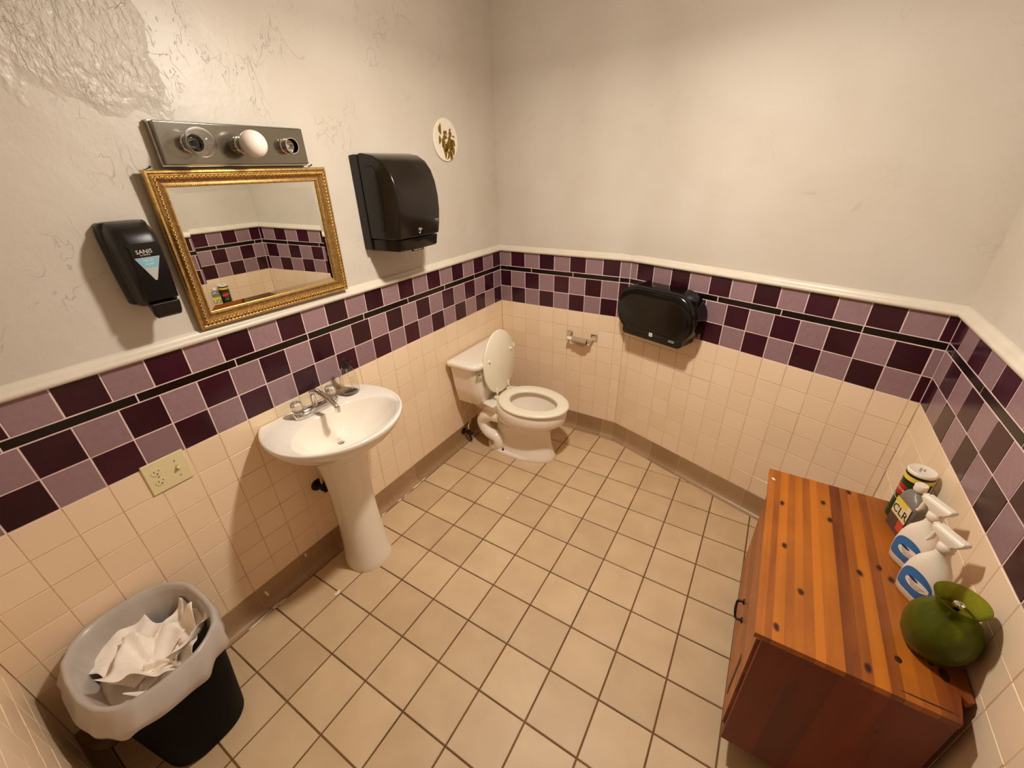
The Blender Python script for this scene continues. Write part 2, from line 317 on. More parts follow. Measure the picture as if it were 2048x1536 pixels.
def wall(name, A, B, phase, pars, seams, plas, pw=-.006, fromright=False):
    L = (B - A).length; m = frame(A, B - A)
    mb = MB()
    if name in ('back', 'back_right'):      # the plaster above the rail turns softly round the bend
        e0, e1 = (-.10, L) if name == 'back' else (0, L + .10)
        mb.box(e0, e1, 0, 1.26, -.12, pw, m)
        d = .10; q = abs(AN) / 2; R = d / math.tan(q); xs = []
        for k in range(13):     # arc from the tangent point to the middle of the bend
            a = q * k / 12; xs.append((d - R * math.sin(a), R * (1 - math.cos(a))))
        cc = -pw * math.tan(q) * (1 if name == 'back' else -1)
        pts = [(L + cc - x, y + pw) for x, y in xs] if name == 'back' else [(x + cc, y + pw) for x, y in reversed(xs)]
        pts = [(e0, pw)] + pts + [(pts[-1][0], -.12), (e0, -.12)] if name == 'back' else [(pts[0][0], -.12)] + pts + [(e1, pw), (e1, -.12)]
        MM = m @ Matrix(((1, 0, 0, 0), (0, 0, 1, 0), (0, 1, 0, 0), (0, 0, 0, 1))); mb.prism(pts, 1.262, CEIL, MM)
    else: mb.box(-.10, L + .10, 0, CEIL, -.12, pw, m)
    wl = struct(obj('wall_' + name, mb, plas))
    mb = MB(); mb.m = m
    mb.mi = 0; mb.box(0, L, ZC - .001, ZTOP, -.10, -.0012, m); mb.mi = 1; mb.box(0, L, BH - .02, ZC - .001, -.10, -.0013, m)
    us = vlines(L, phase)
    for r in range(7):
        tiles(mb, us, BH + r * T, BH + (r + 1) * T, 0, 2, 2, .0020, L)
    tiles(mb, us, ZC, ZC + T, pars[0], 3, 4, .0032, L); tiles(mb, us, ZC + T, ZC + 2 * T, pars[1], 3, 4, .0032, L)
    tiles(mb, us, ZS1, ZS1 + T, pars[2], 3, 4, .0032, L); tiles(mb, seams, ZS0, ZS1, 0, 5, 5, .0032, L)
    o = obj('tile_wainscot', mb, [G_PURPLE, G_CREAM, T_CREAM, T_DARK, T_MAUVE, T_BLACK], wl, sharp=15, recalc=False); return wl
# column phases and chequer parity measured on the photograph; odd index + parity = dark
Ll = 2.675
us_l = vlines(Ll, (Ll - .0917) % T); nl = len(us_l)   # corner partial tile (index nl): row3 dark,row2 mauve,row1 dark
pl = 1 if nl % 2 == 0 else 0
wall('left', C4, C0, (Ll - .0917) % T, (pl, 1 - pl, pl), [Ll - s for s in (2.4285, 2.1268, 1.8206, 1.5191, 1.2169, .9168, .6104, .311)], M_PLA_L)
BEND = True
wall('back', C0, C1, .0883, (0, 1, 0), [.2487, .5522, .8581], M_PLA)
wall('back_right', C1, C2, .0453, (0, 1, 0), [.2385, .5414, .8397, 1.1444], M_PLA)
wall('right', C2, C3, .0859, (1, 0, 1), [.3672 + .305 * k for k in range(-1, 7)], M_PLA)
wall('front', C3, C4, .05, (0, 1, 0), [.2 + .305 * k for k in range(7)], M_PLA)

loop = [C0, C1, C2, C3, C4]
def miter(i):
    p0, p, p1 = loop[i - 1], loop[i], loop[(i + 1) % 5]
    n0 = (p - p0).normalized().cross(Vector((0, 0, 1))); n1 = (p1 - p).normalized().cross(Vector((0, 0, 1)))
    b = (n0 + n1); return b / (1 + n0.dot(n1))
MIT = [miter(i) for i in range(5)]
def sweep(mb, prof, i, s0=None, s1=None):
    A, B = loop[i], loop[(i + 1) % 5]; L = (B - A).length; d = (B - A) / L; n = d.cross(Vector((0, 0, 1)))
    def ring(s):
        out = []
        for w_, z in prof:
            if s is None or s == 'a': p = A + MIT[i] * w_
            elif s == 'b': p = B + MIT[(i + 1) % 5] * w_
            else:
                p = A + d * s + n * w_
            out.append(p + Vector((0, 0, z)))
        return out
    r = [ring('a' if s0 is None else s0), ring('b' if s1 is None else s1)]
    mb.loft(r, False); 
    for q in r:
        mb.face([mb.v(p) for p in q])
RAIL = [(-.02, 1.246), (.0135, 1.246), (.018, 1.250), (.0195, 1.256), (.018, 1.262), (.013, 1.266), (.0085, 1.268), (.007, 1.273), (.003, 1.279), (-.004, 1.284), (-.02, 1.285)]
names5 = ['back', 'back_right', 'right', 'front', 'left']
for i, nm in enumerate(names5):
    mb = MB(); sweep(mb, RAIL, i); struct(obj('trim_%d' % (i + 1), mb, WHITE_P))
COVE = [(-.02, .1245), (-.0005, .1245), (.0008, .123), (.001, .05), (.003, .032), (.008, .017), (.017, .007), (.028, .0025), (.0365, .001), (.0365, -.01), (-.02, -.01)]
COVG = [(w_ - .0012, z - .0008) for w_, z in COVE]
bseams = {'left': [0.21 + .2 * k for k in range(13)], 'back': [.2296, .4296, .6296, .8307], 'back_right': [.112, .3071, .5108, .703, .9106, 1.11, 1.31], 'right': [.15 + .2 * k for k in range(11)], 'front': [.1 + .2 * k for k in range(11)]}
for i, nm in enumerate(names5):
    A, B = loop[i], loop[(i + 1) % 5]; L = (B - A).length; mb = MB(); mb.mi = 0; sweep(mb, COVG, i); mb.mi = 1
    ss = [s for s in bseams[nm] if .02 < s < L - .02]; e = [None] + ss + [None]
    for k in range(len(e) - 1):
        mb.tone = random.random(); sweep(mb, COVE, i, None if e[k] is None else e[k] + .0014, None if e[k + 1] is None else e[k + 1] - .0014)
    struct(obj('baseboard_' + nm, mb, [G_BASE, T_BASE]))

def inset(bm, off):
    for i in range(5):
        A, B = loop[i], loop[(i + 1) % 5]; n = (B - A).normalized().cross(Vector((0, 0, 1)))
        g = list(bm.verts) + list(bm.edges) + list(bm.faces)
        bmesh.ops.bisect_plane(bm, geom=g, plane_co=A + n * off, plane_no=-n, clear_outer=True)
mb = MB(); mb.m = Matrix(); F = .1994; gx, gy = .0368, -.6408
for i in range(-1, 12):
    for j in range(-11, 4):
        x0, y0 = gx + F * i, gy + F * j; mb.mi = 1; mb.tone = random.random() * .9; g = .0024
        one(mb, x0 + g, x0 + F - g, y0 + g, y0 + F - g, .0018, .0026)
inset(mb.bm, .004)
bm2 = MB(); bm2.mi = 0; bm2.box(-.1, XR + .1, -2.775, .1, -.1, -.0022)
fl = struct(obj('floor', bm2, [G_FLOOR])); 
ft = obj('floor_tiles', mb, [G_FLOOR, T_FLOOR], fl, sharp=15, recalc=False)
mb = MB(); mb.box(-.1, XR + .1, -2.775, .1, CEIL, CEIL + .1); struct(obj('ceiling', mb, M_PLA))
# hung ceiling lamp that lights the room (above the frame)
t = thing('ceiling_lamp', 'small round lamp on a white stem hanging from the ceiling', 'ceiling lamp', (LIGHT[0], LIGHT[1], CEIL))
mb = MB(); mb.lathe([(0, 0), (.06, 0), (.06, -.015), (.03, -.03), (.008, -.032), (.008, -.24), (.02, -.245), (.085, -.285), (.088, LIGHT[2] - CEIL - .004), (.084, LIGHT[2] - CEIL - .004), (.08, -.29), (.02, -.262), (0, -.262)], 32); obj('canopy', mb, ENAMEL, t)
ld = bpy.data.lights.new('lamp_disc', 'AREA'); ld.shape = 'DISK'; ld.size = .13; ld.energy = LAMP_POWER * .50; ld.color = LAMP_COLOR
lo = bpy.data.objects.new('lamp_disc', ld); lo.location = (0, 0, LIGHT[2] - CEIL); sc.collection.objects.link(lo); lo.parent = t
ld = bpy.data.lights.new('lamp_bulb', 'POINT'); ld.shadow_soft_size = .05; ld.energy = LAMP_POWER * .52; ld.color = LAMP_COLOR
lo = bpy.data.objects.new('lamp_bulb', ld); lo.location = (0, 0, LIGHT[2] - CEIL - .06); sc.collection.objects.link(lo); lo.parent = t

# ------------------------------------------------------------------ left wall: u = y + 2.675, v = z, w = x
FL = frame(C4, (0, 1)); 
def lw(y, z, x=0): return FL @ Matrix.Translation((y + 2.675, z, x))
def local_box(mb, cx, cy, cz, sx, sy, sz, m=None): mb.box(cx - sx / 2, cx + sx / 2, cy - sy / 2, cy + sy / 2, cz - sz / 2, cz + sz / 2, m)

# vanity light bar
t = thing('vanity_light_bar', 'mirror-steel three-socket light bar mounted on the wall above the gold mirror', 'light fixture', m=lw(-1.589, 1.838, -.006))
w_, h_ = .236, .057
mb = MB(); mb.box(-w_ - .004, w_ + .004, -h_ - .005, h_ + .003, 0, .022); obj('housing', mb, CHROME2, t, bevel=.002)
mb = MB(); mb.box(-w_, w_, -h_, h_, .022, .040); mb.mi = 1
obj('face_plate', mb, [PLATE, CHROME2], t, bevel=.0035)
for k, (u, kind) in enumerate(((-.156, 'clear'), (.002, 'milk'), (.160, 'none'))):
    mm = Matrix.Translation((u, 0, .040))
    mb = MB(); mb.lathe([(.0255, 0), (.0255, .004), (.0235, .005), (.0235, .014), (.025, .015), (.025, .036), (.0225, .036)], 28, mm); mb.mi = 1; mb.lathe([(.0225, .036), (.0222, .008), (.010, .004)], 28, mm); mb.mi = 0; mb.lathe([(.0165, .005), (.0165, .022), (.0155, .022), (.0155, .006), (.006, .006), (.005, .010), (0, .010)], 24, mm); so = obj('socket', mb, [CHROME, BLACKG], t)
    if kind != 'none':
        mb = MB(); prof = [(.0125, .006), (.013, .024), (.017, .030)] + [(.040 * math.sin(a), .068 - .040 * math.cos(a)) for a in [.55 + (PI - .55) * i / 22 for i in range(23)]]
        if kind == 'clear': prof = prof[:-1] + [(0, .108)] + [(0, .107)] + [(.0388 * math.sin(a), .068 - .0388 * math.cos(a)) for a in [PI - (PI - .58) * i / 22 for i in range(1, 23)]] + [(.012, .024), (.0115, .007)]
        mb.lathe(prof, 32, mm); b = obj('globe_bulb', mb, GLASS if kind == 'clear' else MILK, t, sharp=60); b['label'] = 'clear glass globe bulb' if kind == 'clear' else 'milky white globe bulb'
        if kind == 'clear':
            mb = MB(); mb.lathe([(.008, .008), (.008, .030), (.004, .048), (0, .050)], 16, mm); mb.tube([mm @ Vector(p) for p in [(.003, 0, .048), (.012, .004, .062), (.004, .01, .066), (-.006, .006, .064), (-.012, 0, .060), (-.003, 0, .048)]], .0006, 6); obj('filament_mount', mb, DARKM, b)

# gold framed mirror, leaning forward from its two nails
tilt = Matrix.Rotation(.026, 4, 'X')
t = thing('gilt_mirror', 'mirror in an ornate gold frame hanging on the wall above the sink', 'mirror', m=lw(-1.591, 1.2865, .004) @ Matrix.Rotation(-.014, 4, 'Y') @ tilt)
W, H = .300, .484; 
fp = [(0, .000), (0, .017), (.003, .0215), (.008, .0225), (.012, .020), (.017, .0245), (.023, .0245), (.027, .019), (.029, .0145), (.036, .0125), (.041, .0145), (.045, .0145), (.048, .010), (.048, .004)]
mb = MB()
cor = [(-W, 0), (W, 0), (W, H), (-W, H)]; sg = [(1, 1), (-1, 1), (-1, -1), (1, -1)]
rings = [[Vector((cx + sx * d, cy + sy * d, z)) for d, z in fp] for (cx, cy), (sx, sy) in zip(cor, sg)]
V = [[mb.v(p) for p in r] for r in rings]
for i in range(4):
    for k in range(len(fp) - 1):
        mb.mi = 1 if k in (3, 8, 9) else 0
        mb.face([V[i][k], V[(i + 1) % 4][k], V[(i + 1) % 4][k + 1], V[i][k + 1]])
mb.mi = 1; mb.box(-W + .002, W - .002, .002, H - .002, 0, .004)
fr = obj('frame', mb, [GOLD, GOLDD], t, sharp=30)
# carved leaf and bead ornament along the frame
mb = MB(); random.seed(3)
def along(step, d, fn):
    for i in range(4):
        a = Vector(cor[i] + (0,)) + Vector((sg[i][0] * d, sg[i][1] * d, 0)); b = Vector(cor[(i + 1) % 4] + (0,)) + Vector((sg[(i + 1) % 4][0] * d, sg[(i + 1) % 4][1] * d, 0))
        L = (b - a).length; n = int(L / step); dr = (b - a) / L
        for k in range(n): fn(a + dr * (k + .5) * L / n, math.atan2(dr.y, dr.x), k)
def leaf(p, ang, k):
    m = Matrix.Translation(p + Vector((0, 0, .0262))) @ Matrix.Rotation(ang + (.75 if k % 2 else -.75), 4, 'Z')
    mb.ball((0, 0, 0), (.0078, .0022, .0040), m, 8)
def bead(p, ang, k): mb.ball((p.x, p.y, .0160), (.0023, .0023, .0028), None, 6)
along(.0062, .020, leaf); along(.0058, .0435, bead)
obj('carved_ornament', mb, [GOLD], fr, sharp=60)
mb = MB(); bw = .020; gi = .0465
def rect(d, z): return [Vector((-W + d, d, z)), Vector((W - d, d, z)), Vector((W - d, H - d, z)), Vector((-W + d, H - d, z))]
mb.loft([rect(gi, .0065), rect(gi + bw, .0088)]); r = [mb.v(p) for p in rect(gi + bw, .0088)]; mb.face(r)
obj('mirror_glass', mb, SILVER, t, sharp=.1)
for u in (-.270, .262):
    n = thing('mirror_nail', 'small black hanging nail above the mirror\'s %s corner' % ('left' if u < 0 else 'right'), 'nail', m=lw(-1.591 + u, 1.775, -.006))
    mb = MB(); mb.tube([(0, 0, 0), (0, 0, .012), (0, .003, .016), (.005, .004, .016)], .0016, 8); mb.ball((0, .003, .017), .0032, None, 8); obj('hook', mb, IRON, n)

# soap dispenser
t = thing('soap_dispenser', 'black hand soap dispenser with a pale blue triangle, left of the gold mirror', 'soap dispenser', m=lw(-1.985, 1.41, -.006))
def dsec(z, hw, dp, n=20, e=3.2):
    out = []
    for i in range(n + 1):
        a = PI * i / n; c, s_ = math.cos(a), math.sin(a)
        out.append(Vector((-hw * math.copysign(abs(c) ** (2 / e), c), z, .004 + (dp - .004) * abs(s_) ** (2 / e))))
    return out
mb = MB(); mb.loft([dsec(z, hw, .040, e=6) for z, hw in ((.004, .050), (.006, .056), (.10, .061), (.20, .062), (.226, .058), (.232, .052))], False)
for z, hw in ((.004, .050), (.232, .052)): mb.face([mb.v(p) for p in dsec(z, hw, .040, e=6)])
obj('back_housing', mb, BLACKP, t, bevel=.003)
mb = MB(); prof = [(0, .044, .070), (.006, .049, .088), (.03, .053, .100), (.10, .056, .108), (.17, .057, .108), (.195, .056, .103), (.215, .053, .088), (.228, .048, .066), (.233, .040, .046)]
R = [dsec(z, hw, dp, e=4.5) for z, hw, dp in prof]; mb.loft(R, False); mb.face([mb.v(p) for p in R[0]]); mb.face([mb.v(p) for p in R[-1]])
obj('cover', mb, BLACKP, t, sharp=50)
mb = MB(); mb.prism([(-.033, .168), (-.041, .178), (.036, .178), (.041, .168), (.038, .020), (-.038, .020)], .1072, .1090); obj('front_panel', mb, BLACKG, t, bevel=.0008)
mb = MB(); mb.prism([(-.030, .140), (.030, .140), (.003, .076), (-.002, .076)], .1090, .1094); mb.mi = 1; mb.prism([(-.026, .138), (.0265, .138), (.016, .112), (-.015, .112)], .1094, .1097)
lb = obj('triangle_window', mb, [LGREY, LBLUE], t)
for s_, z, y in (('SANIS', .0150, .1550), ('by CINTAS', .0052, .1465)): text(s_, z, Matrix.Translation((-.002, y, .1092)), WTEXT, t)
for s_, z, y in (('HAND', .0095, .1315), ('SOAP', .0095, .1215)): text(s_, z, Matrix.Translation((.000, y, .1099)), WTEXT, lb)
mb = MB(); R = [[Vector((x, y, z)) for x, y, z in r] for r in (
    [(-.034, .006, .050), (.034, .006, .050), (.034, .012, .050), (-.034, .012, .050)], [(-.036, -.004, .080), (.036, -.004, .080), (.036, .010, .082), (-.036, .010, .082)],
    [(-.037, -.028, .098), (.037, -.028, .098), (.037, .010, .108), (-.037, .010, .108)], [(-.030, -.036, .096), (.030, -.036, .096), (.030, -.030, .106), (-.030, -.030, .106)])]
mb.loft(R, True, True, True); obj('push_lever', mb, BLACKP, t, bevel=.005, seg=3)

# paper towel dispenser
t = thing('paper_towel_dispenser', 'large smoky black paper towel dispenser on the wall right of the mirror', 'paper towel dispenser', m=lw(-.975, 1.425, -.006))
side = [(.0, .000), (.0, .392), (.06, .395), (.120, .385), (.165, .362), (.198, .325), (.216, .28), (.226, .22), (.226, .16), (.218, .10), (.208, .055), (.188, .010), (.180, .000)]
def tow(hw0, hw1, pts, mb):
    R = []
    for x, z in pts:
        f = min(1, x / .2); hw = hw0 + (hw1 - hw0) * f; R.append([Vector((-hw, z, x)), Vector((-hw * .8, z, x + .006 * (x > .1))), Vector((0, z, x + .012 * (x > .1))), Vector((hw * .8, z, x + .006 * (x > .1))), Vector((hw, z, x))])
    mb.loft(R, False); n = len(pts)
    mb.face([mb.v(r[0]) for r in R]); mb.face([mb.v(r[-1]) for r in R]); mb.face([mb.v(p) for p in R[0]] + [mb.v(p) for p in reversed(R[-1])])
mb = MB(); tow(.156, .152, [(0, .004), (0, .388), (.03, .391), (.046, .390), (.046, .004)], mb); obj('back_housing', mb, BLACKP, t, bevel=.003)
mb = MB(); tow(.155, .132, [(.045, .052), (.045, .392)] + [p for p in side if p[0] > .05][:-2] + [(.192, .052)], mb); obj('cover', mb, SMOKE, t, bevel=.006, seg=3, sharp=50)
mb = MB(); tow(.150, .122, [(.03, .000), (.03, .050), (.205, .050), (.196, .008), (.190, .0)], mb); obj('paper_chute', mb, BLACKG, t, bevel=.002)
mb = MB(); mb.tube(spline([(-.1545, .34, .090), (-.151, .345, .11), (-.149, .31, .128), (-.150, .2, .135), (-.150, .11, .128), (-.151, .085, .12)]), .0012, 6); obj('cover_seam', mb, BLACKG, t)
mt = Matrix.Translation((-.012, .088, .2265)) @ Matrix.Rotation(-.12, 4, 'X')
mb = MB()
for k, (a, b, c) in enumerate((((-.018, .010), (0, .004), (.022, .012)), ((-.016, .004), (.002, -.002), (.020, .005)), ((-.016, -.003), (-.002, -.003), (-.004, -.012)), ((-.018, -.012), (-.010, -.018), (-.004, -.010)))):
    mb.tube([mt @ Vector(p + (0,)) for p in (a, ((a[0] + b[0]) / 2, (a[1] + b[1]) / 2 - .001), b, c)], [.0008, .0020, .0024, .0008], 6)
obj('swirl_logo', mb, GREY_T, t)
text('SANIS', .0105, Matrix.Translation((.100, .118, .2295)) @ Matrix.Rotation(-.1, 4, 'X'), GREY_T, t); text('by CINTAS', .004, Matrix.Translation((.104, .111, .2295)) @ Matrix.Rotation(-.1, 4, 'X'), GREY_T, t)
mb = MB(); mb.box(-.05, .022, -.008, .002, .188, .198); la = obj('pull_label', mb, BLACKG, t); text('IN CASE  EMERGENCY', .0060, Matrix.Translation((-.014, -.003, .1985)), WTEXT, la)

# round wall plaque with gold leaf inlay
t = thing('leaf_plaque', 'round white wall plaque inlaid with olive gold leaves near the corner', 'plaque', m=lw(-.484, 1.888, -.006))
mb = MB(); mb.lathe([(0, 0), (.098, 0), (.100, .003), (.100, .008), (.096, .0105), (.090, .0095), (0, .0095)], 56); obj('disc', mb, ENAMEL, t, sharp=50)
def lf(mb, x, y, L, wd, a, bend=.15):
    n = 8; pts = []
    for s_ in (1, -1):
        for i in range(n + 1):
            q = i / n if s_ > 0 else 1 - i / n; ww = wd * math.sin(PI * q) ** .8 * (1 - .3 * q)
            px, py = L * q, s_ * ww / 2 + bend * L * math.sin(PI * q); pts.append((x + px * math.cos(a) - py * math.sin(a), y + px * math.sin(a) + py * math.cos(a)))
    out = []
    for p in pts:
        if not out or (Vector(p) - Vector(out[-1])).length > 1e-4: out.append(p)
    mb.prism(out, .0095, .0108)
mb = MB(); mb.mi = 0
for a in ((-.040, .022, .052, .026, 1.5), (-.052, .020, .042, .022, -1.75), (-.030, .010, .046, .024, -1.7), (-.018, .022, .030, .022, .6), (-.022, .020, .028, .020, -1.3), (.010, .020, .024, .010, 1.7), (.036, .030, .026, .016, 1.3), (.050, .018, .026, .010, -.3),
          (-.030, -.022, .070, .030, -1.35), (-.022, -.020, .045, .016, -.5), (-.018, -.026, .055, .014, -1.0), (-.032, -.018, .03, .012, .2),
          (.022, .018, .075, .050, -1.5), (.012, -.004, .060, .030, -2.1), (.034, -.006, .045, .034, -.5), (.030, -.020, .060, .034, -1.1), (.022, -.040, .058, .026, -1.5), (.018, -.052, .046, .016, -2.1), (.026, -.055, .042, .016, -1.2), (.010, .008, .03, .02, 2.5), (.03, .012, .03, .03, .9)): lf(mb, *a)
obj('leaf_inlay', mb, OLIVE, t)

# outlet + switch plate
t = thing('outlet_switch_plate', 'ivory wall plate with a duplex outlet and a toggle switch in the cream tiles', 'outlet', m=lw(-2.1449, .8487, 0))
mb = MB(); mb.box(-.0625, .0625, -.0595, .0595, 0, .006); obj('cover_plate', mb, IVORY, t, bevel=.0035, seg=3)
for v_ in (.0195, -.0195):
    mb = MB(); mb.lathe([(0, .0062), (.0165, .0062), (.0165, .0075), (0, .0075)], 28, Matrix.Translation((-.028, v_, 0)) @ Matrix.Diagonal((1, .82, 1, 1))); re = obj('receptacle', mb, IVORY, t, bevel=.0004)
    mb = MB(); mb.box(-.0355, -.0335, v_, v_ + .008, .0074, .0077); mb.box(-.0225, -.0205, v_ + .001, v_ + .007, .0074, .0077); mb.lathe([(0, .0074), (.0024, .0074), (.0024, .0078), (0, .0078)], 12, Matrix.Translation((-.028, v_ - .006, 0))); obj('contact_slots', mb, IVORYD, re)
mb = MB(); mb.box(.023, .033, -.012, .012, .006, .0066); obj('toggle_slot', mb, mat('shaded_ivory', rgb(186, 168, 124), .5), t)
mb = MB(); mb.box(-.0035, .0035, -.004, .004, -.004, .0145, Matrix.Translation((.028, .001, .006)) @ Matrix.Rotation(-.5, 4, 'X')); obj('toggle', mb, IVORY, t, bevel=.001)
for p in ((-.028, 0), (.028, .030), (.028, -.030)):
    mb = MB(); mb.lathe([(0, .006), (.003, .006), (.0025, .0072), (0, .0074)], 12, Matrix.Translation((p[0], p[1], 0))); obj('screw', mb, CHROME2, t)

# ------------------------------------------------------------------ pedestal sink
SY = -1.612
t = thing('pedestal_sink', 'white pedestal sink against the left wall under the gold mirror', 'sink', (.19, SY, 0))
o3 = Vector((.19, SY, 0))
mb = MB(); n = 96
def outer(f, z, k=1.0, cx=.20, minx=.004):
    c, s_ = math.cos(f), math.sin(f); a = .262 if c > 0 else .302
    x = .20 + a * c; y = .284 * s_
    x = cx + (x - cx) * k; y *= k
    return Vector((max(x, minx), SY + y, z)) - o3
def inner(f, q=1.0, z=0):
    c, s_ = math.cos(f), math.sin(f); a = .148 if c > 0 else .160
    x = .283 + a * c; y = .233 * s_
    dent = math.exp(-((abs(f - PI)) / .30) ** 2) * .022; x += dent * q
    return x, y
fs = [2 * PI * i / n for i in range(n)]
rings = []
DX, DY, DZ = .204, -.008, .706
for q, z in ((.0, .700), (.10, .7025), (.13, .706), (.25, .709), (.40, .714), (.55, .730), (.68, .750), (.79, .774), (.88, .799), (.94, .818), (.975, .830), (1.0, .8375), (1.03, .8415)):
    r = []
    for f in fs:
        xi, yi = inner(f); 
        bump = .034 * math.exp(-((f - PI) / .20) ** 2) * math.sin(PI * min(1, q)) ** 1.5
        x = DX + (xi - DX) * q; y = DY + (yi - DY) * q
        if q <= .13: x = DX + .036 * (q + 1e-4) / .13 * .62 * math.cos(f); y = DY + .036 * (q + 1e-4) / .13 * .62 * math.sin(f)
        r.append(Vector((max(x, .01), SY + y, z + bump)) - o3)
    rings.append(r)
for k, z in ((.965, .8450), (.985, .8455), (.996, .8430), (1.0, .8380), (.998, .8300), (.985, .8200), (.955, .806), (.90, .785), (.80, .758), (.68, .730), (.56, .700), (.46, .672)):
    cx = .20 if k > .9 else .20 - (.9 - k) * .08
    rings.append([outer(f, z, k, cx) for f in fs])
mb.loft(rings, True, True, True)
basin = obj('basin', mb, CHINA, t, sharp=70)
DM = Matrix.Translation(Vector((DX, SY + DY, DZ + .0015)) - o3)
mb = MB(); mb.lathe([(.0235, -.004), (.0240, .0025), (.0290, .0035), (.0320, .002), (.0325, -.002)], 36, DM); mb.lathe([(0, .0095), (.012, .009), (.0165, .0065), (.0165, .003)], 30, DM)
mb.mi = 1; mb.lathe([(.0165, .003), (.0165, -.003), (.0236, -.0035), (.0236, -.004)], 30, DM); obj('drain', mb, [CHROME2, IVORYD], t)
mb = MB(); R = []
for z, hx, hy, cx in ((0, .112, .108, .178), (.012, .113, .109, .178), (.03, .110, .106, .178), (.12, .098, .098, .176), (.25, .088, .092, .174), (.40, .084, .090, .172), (.52, .088, .095, .170), (.62, .102, .108, .172), (.69, .122, .124, .176), (.715, .130, .132, .178)):
    R.append([Vector((cx + hx * (math.copysign(abs(math.cos(f)) ** .85, math.cos(f))), SY + hy * math.copysign(abs(math.sin(f)) ** .85, math.sin(f)), z)) - o3 for f in [2 * PI * i / 48 for i in range(48)]])
mb.loft(R, True, True, True); obj('pedestal', mb, CHINA, t, sharp=60)
# faucet
fz = .8445; fo = Vector((.078, SY, fz)) - o3; FM = Matrix.Translation(fo)
mb = MB(); pts = []
for i in range(40):
    f = 2 * PI * i / 40; pts.append((.032 * math.copysign(abs(math.cos(f)) ** .8, math.cos(f)), .104 * math.copysign(abs(math.sin(f)) ** .45, math.sin(f))))
mb.loft([[FM @ Vector((x * k, y * k2, z)) for x, y in pts] for k, k2, z in ((1, 1, 0), (1, 1, .012), (.93, .98, .019), (.78, .94, .0225))], True, True, True)
fb = obj('faucet', mb, CHROME, t, sharp=50); fb['label'] = 'chrome two-handle faucet'
mb = MB(); sp = spline([(-.004, 0, .018), (-.010, 0, .050), (-.004, 0, .080), (.020, 0, .093), (.060, 0, .090), (.105, 0, .076), (.138, 0, .060), (.150, 0, .050)], 6)
mb.tube([FM @ p for p in sp], [.0135 - .004 * i / len(sp) for i in range(len(sp))], 16); mb.lathe([(0, -.022), (.010, -.022), (.0112, -.012), (.0112, 0), (0, .002)], 20, FM @ Matrix.Translation((.150, 0, .052))); obj('spout', mb, CHROME, fb, sharp=50)
for s_ in (-1, 1):
    mb = MB(); mb.mi = 0; mb.lathe([(.016, .018), (.017, .026), (.010, .030), (.008, .036), (0, .036)], 24, FM @ Matrix.Translation((0, s_ * .082, 0)))
    hb = obj('handle_stem', mb, CHROME, fb)
    mb = MB(); R = []
    for r_, z in ((.010, .030), (.021, .034), (.0235, .042), (.0225, .062), (.019, .070), (.010, .072), (.006, .068), (.0045, .066)):
        R.append([FM @ Vector((r_ * (1 + .05 * math.cos(8 * f)) * math.cos(f), s_ * .082 + r_ * (1 + .05 * math.cos(8 * f)) * math.sin(f), z)) for f in [2 * PI * i / 48 for i in range(48)]])
    mb.loft(R, True, True, True); obj('acrylic_handle', mb, ACRYL, fb, sharp=60)

# clear pump bottle on the basin
t = thing('pump_bottle', 'clear ribbed plastic pump bottle with a black pump standing on the sink deck', 'pump bottle', (.090, -1.438, .8455))
mb = MB(); prof = [(.0, .0), (.030, .0), (.034, .004), (.035, .02), (.0345, .05), (.032, .085), (.028, .105), (.020, .118), (.013, .124), (.012, .134)]
inn = [(max(0, r - .0012), z + (.0015 if z < .01 else -.0004)) for r, z in reversed(prof)]
mb.lathe(prof + inn, 40, Matrix.Diagonal((.92, 1.22, 1.05, 1)) ); obj('bottle_body', mb, CLEARP, t, sharp=60)
mb = MB(); mb.lathe([(0, .126), (.015, .126), (.0155, .138), (.008, .142), (.005, .143), (.005, .158), (.010, .159), (.011, .168), (0, .169)], 24); mb.tube([(0, 0, .164), (.012, .006, .165), (.026, .013, .158)], .0045, 10); obj('pump_head', mb, BLACKP, t)
mb = MB(); mb.tube([(0, 0, .126), (.002, .003, .06), (.004, .010, .006)], .0028, 10); obj('dip_tube', mb, CLEARP, t)
mb = MB()
for k in range(7): mb.box(.0305, .0322, -.012, .012, .030 + .009 * k, .0325 + .009 * k)
obj('embossed_ribs', mb, CLEARP, t)

# shutoff valves under the sink
def supply_valve(name, label, y, z, tube, esc=.030):
    t = thing(name, label, 'shutoff valve', m=lw(y, z, 0))
    mb = MB(); mb.lathe([(0, 0), (esc, 0), (esc * .93, .006), (esc * .5, .010), (0, .010)], 28); obj('escutcheon', mb, DARKM, t)
    mb = MB(); mb.lathe([(.009, .006), (.009, .045), (0, .045)], 16); mb.ball((0, 0, .048), (.015, .015, .015)); mb.tube([(0, 0, .05), (0, .03, .05)], .009, 12); obj('valve_body', mb, DARKM, t)
    mb = MB(); mb.ball((0, 0, .074), (.017, .010, .007)); mb.tube([(0, 0, .05), (0, 0, .072)], .005, 8); obj('oval_knob', mb, DARKM, t)
    mb = MB(); mb.tube(spline(tube), .0048, 10); obj('supply_tube', mb, VINYL, t); return t
supply_valve('shutoff_valve', 'dark corroded shutoff valve under the sink farther from the pedestal', -1.672, .43, [(0, .03, .05), (.0, .06, .05), (.02, .14, .06), (.03, .22, .07), (.035, .30, .075)])
supply_valve('shutoff_valve', 'dark corroded shutoff valve under the sink partly behind the pedestal', -1.610, .415, [(0, .03, .05), (.0, .06, .05), (-.01, .15, .06), (-.01, .22, .07), (-.01, .30, .075)])

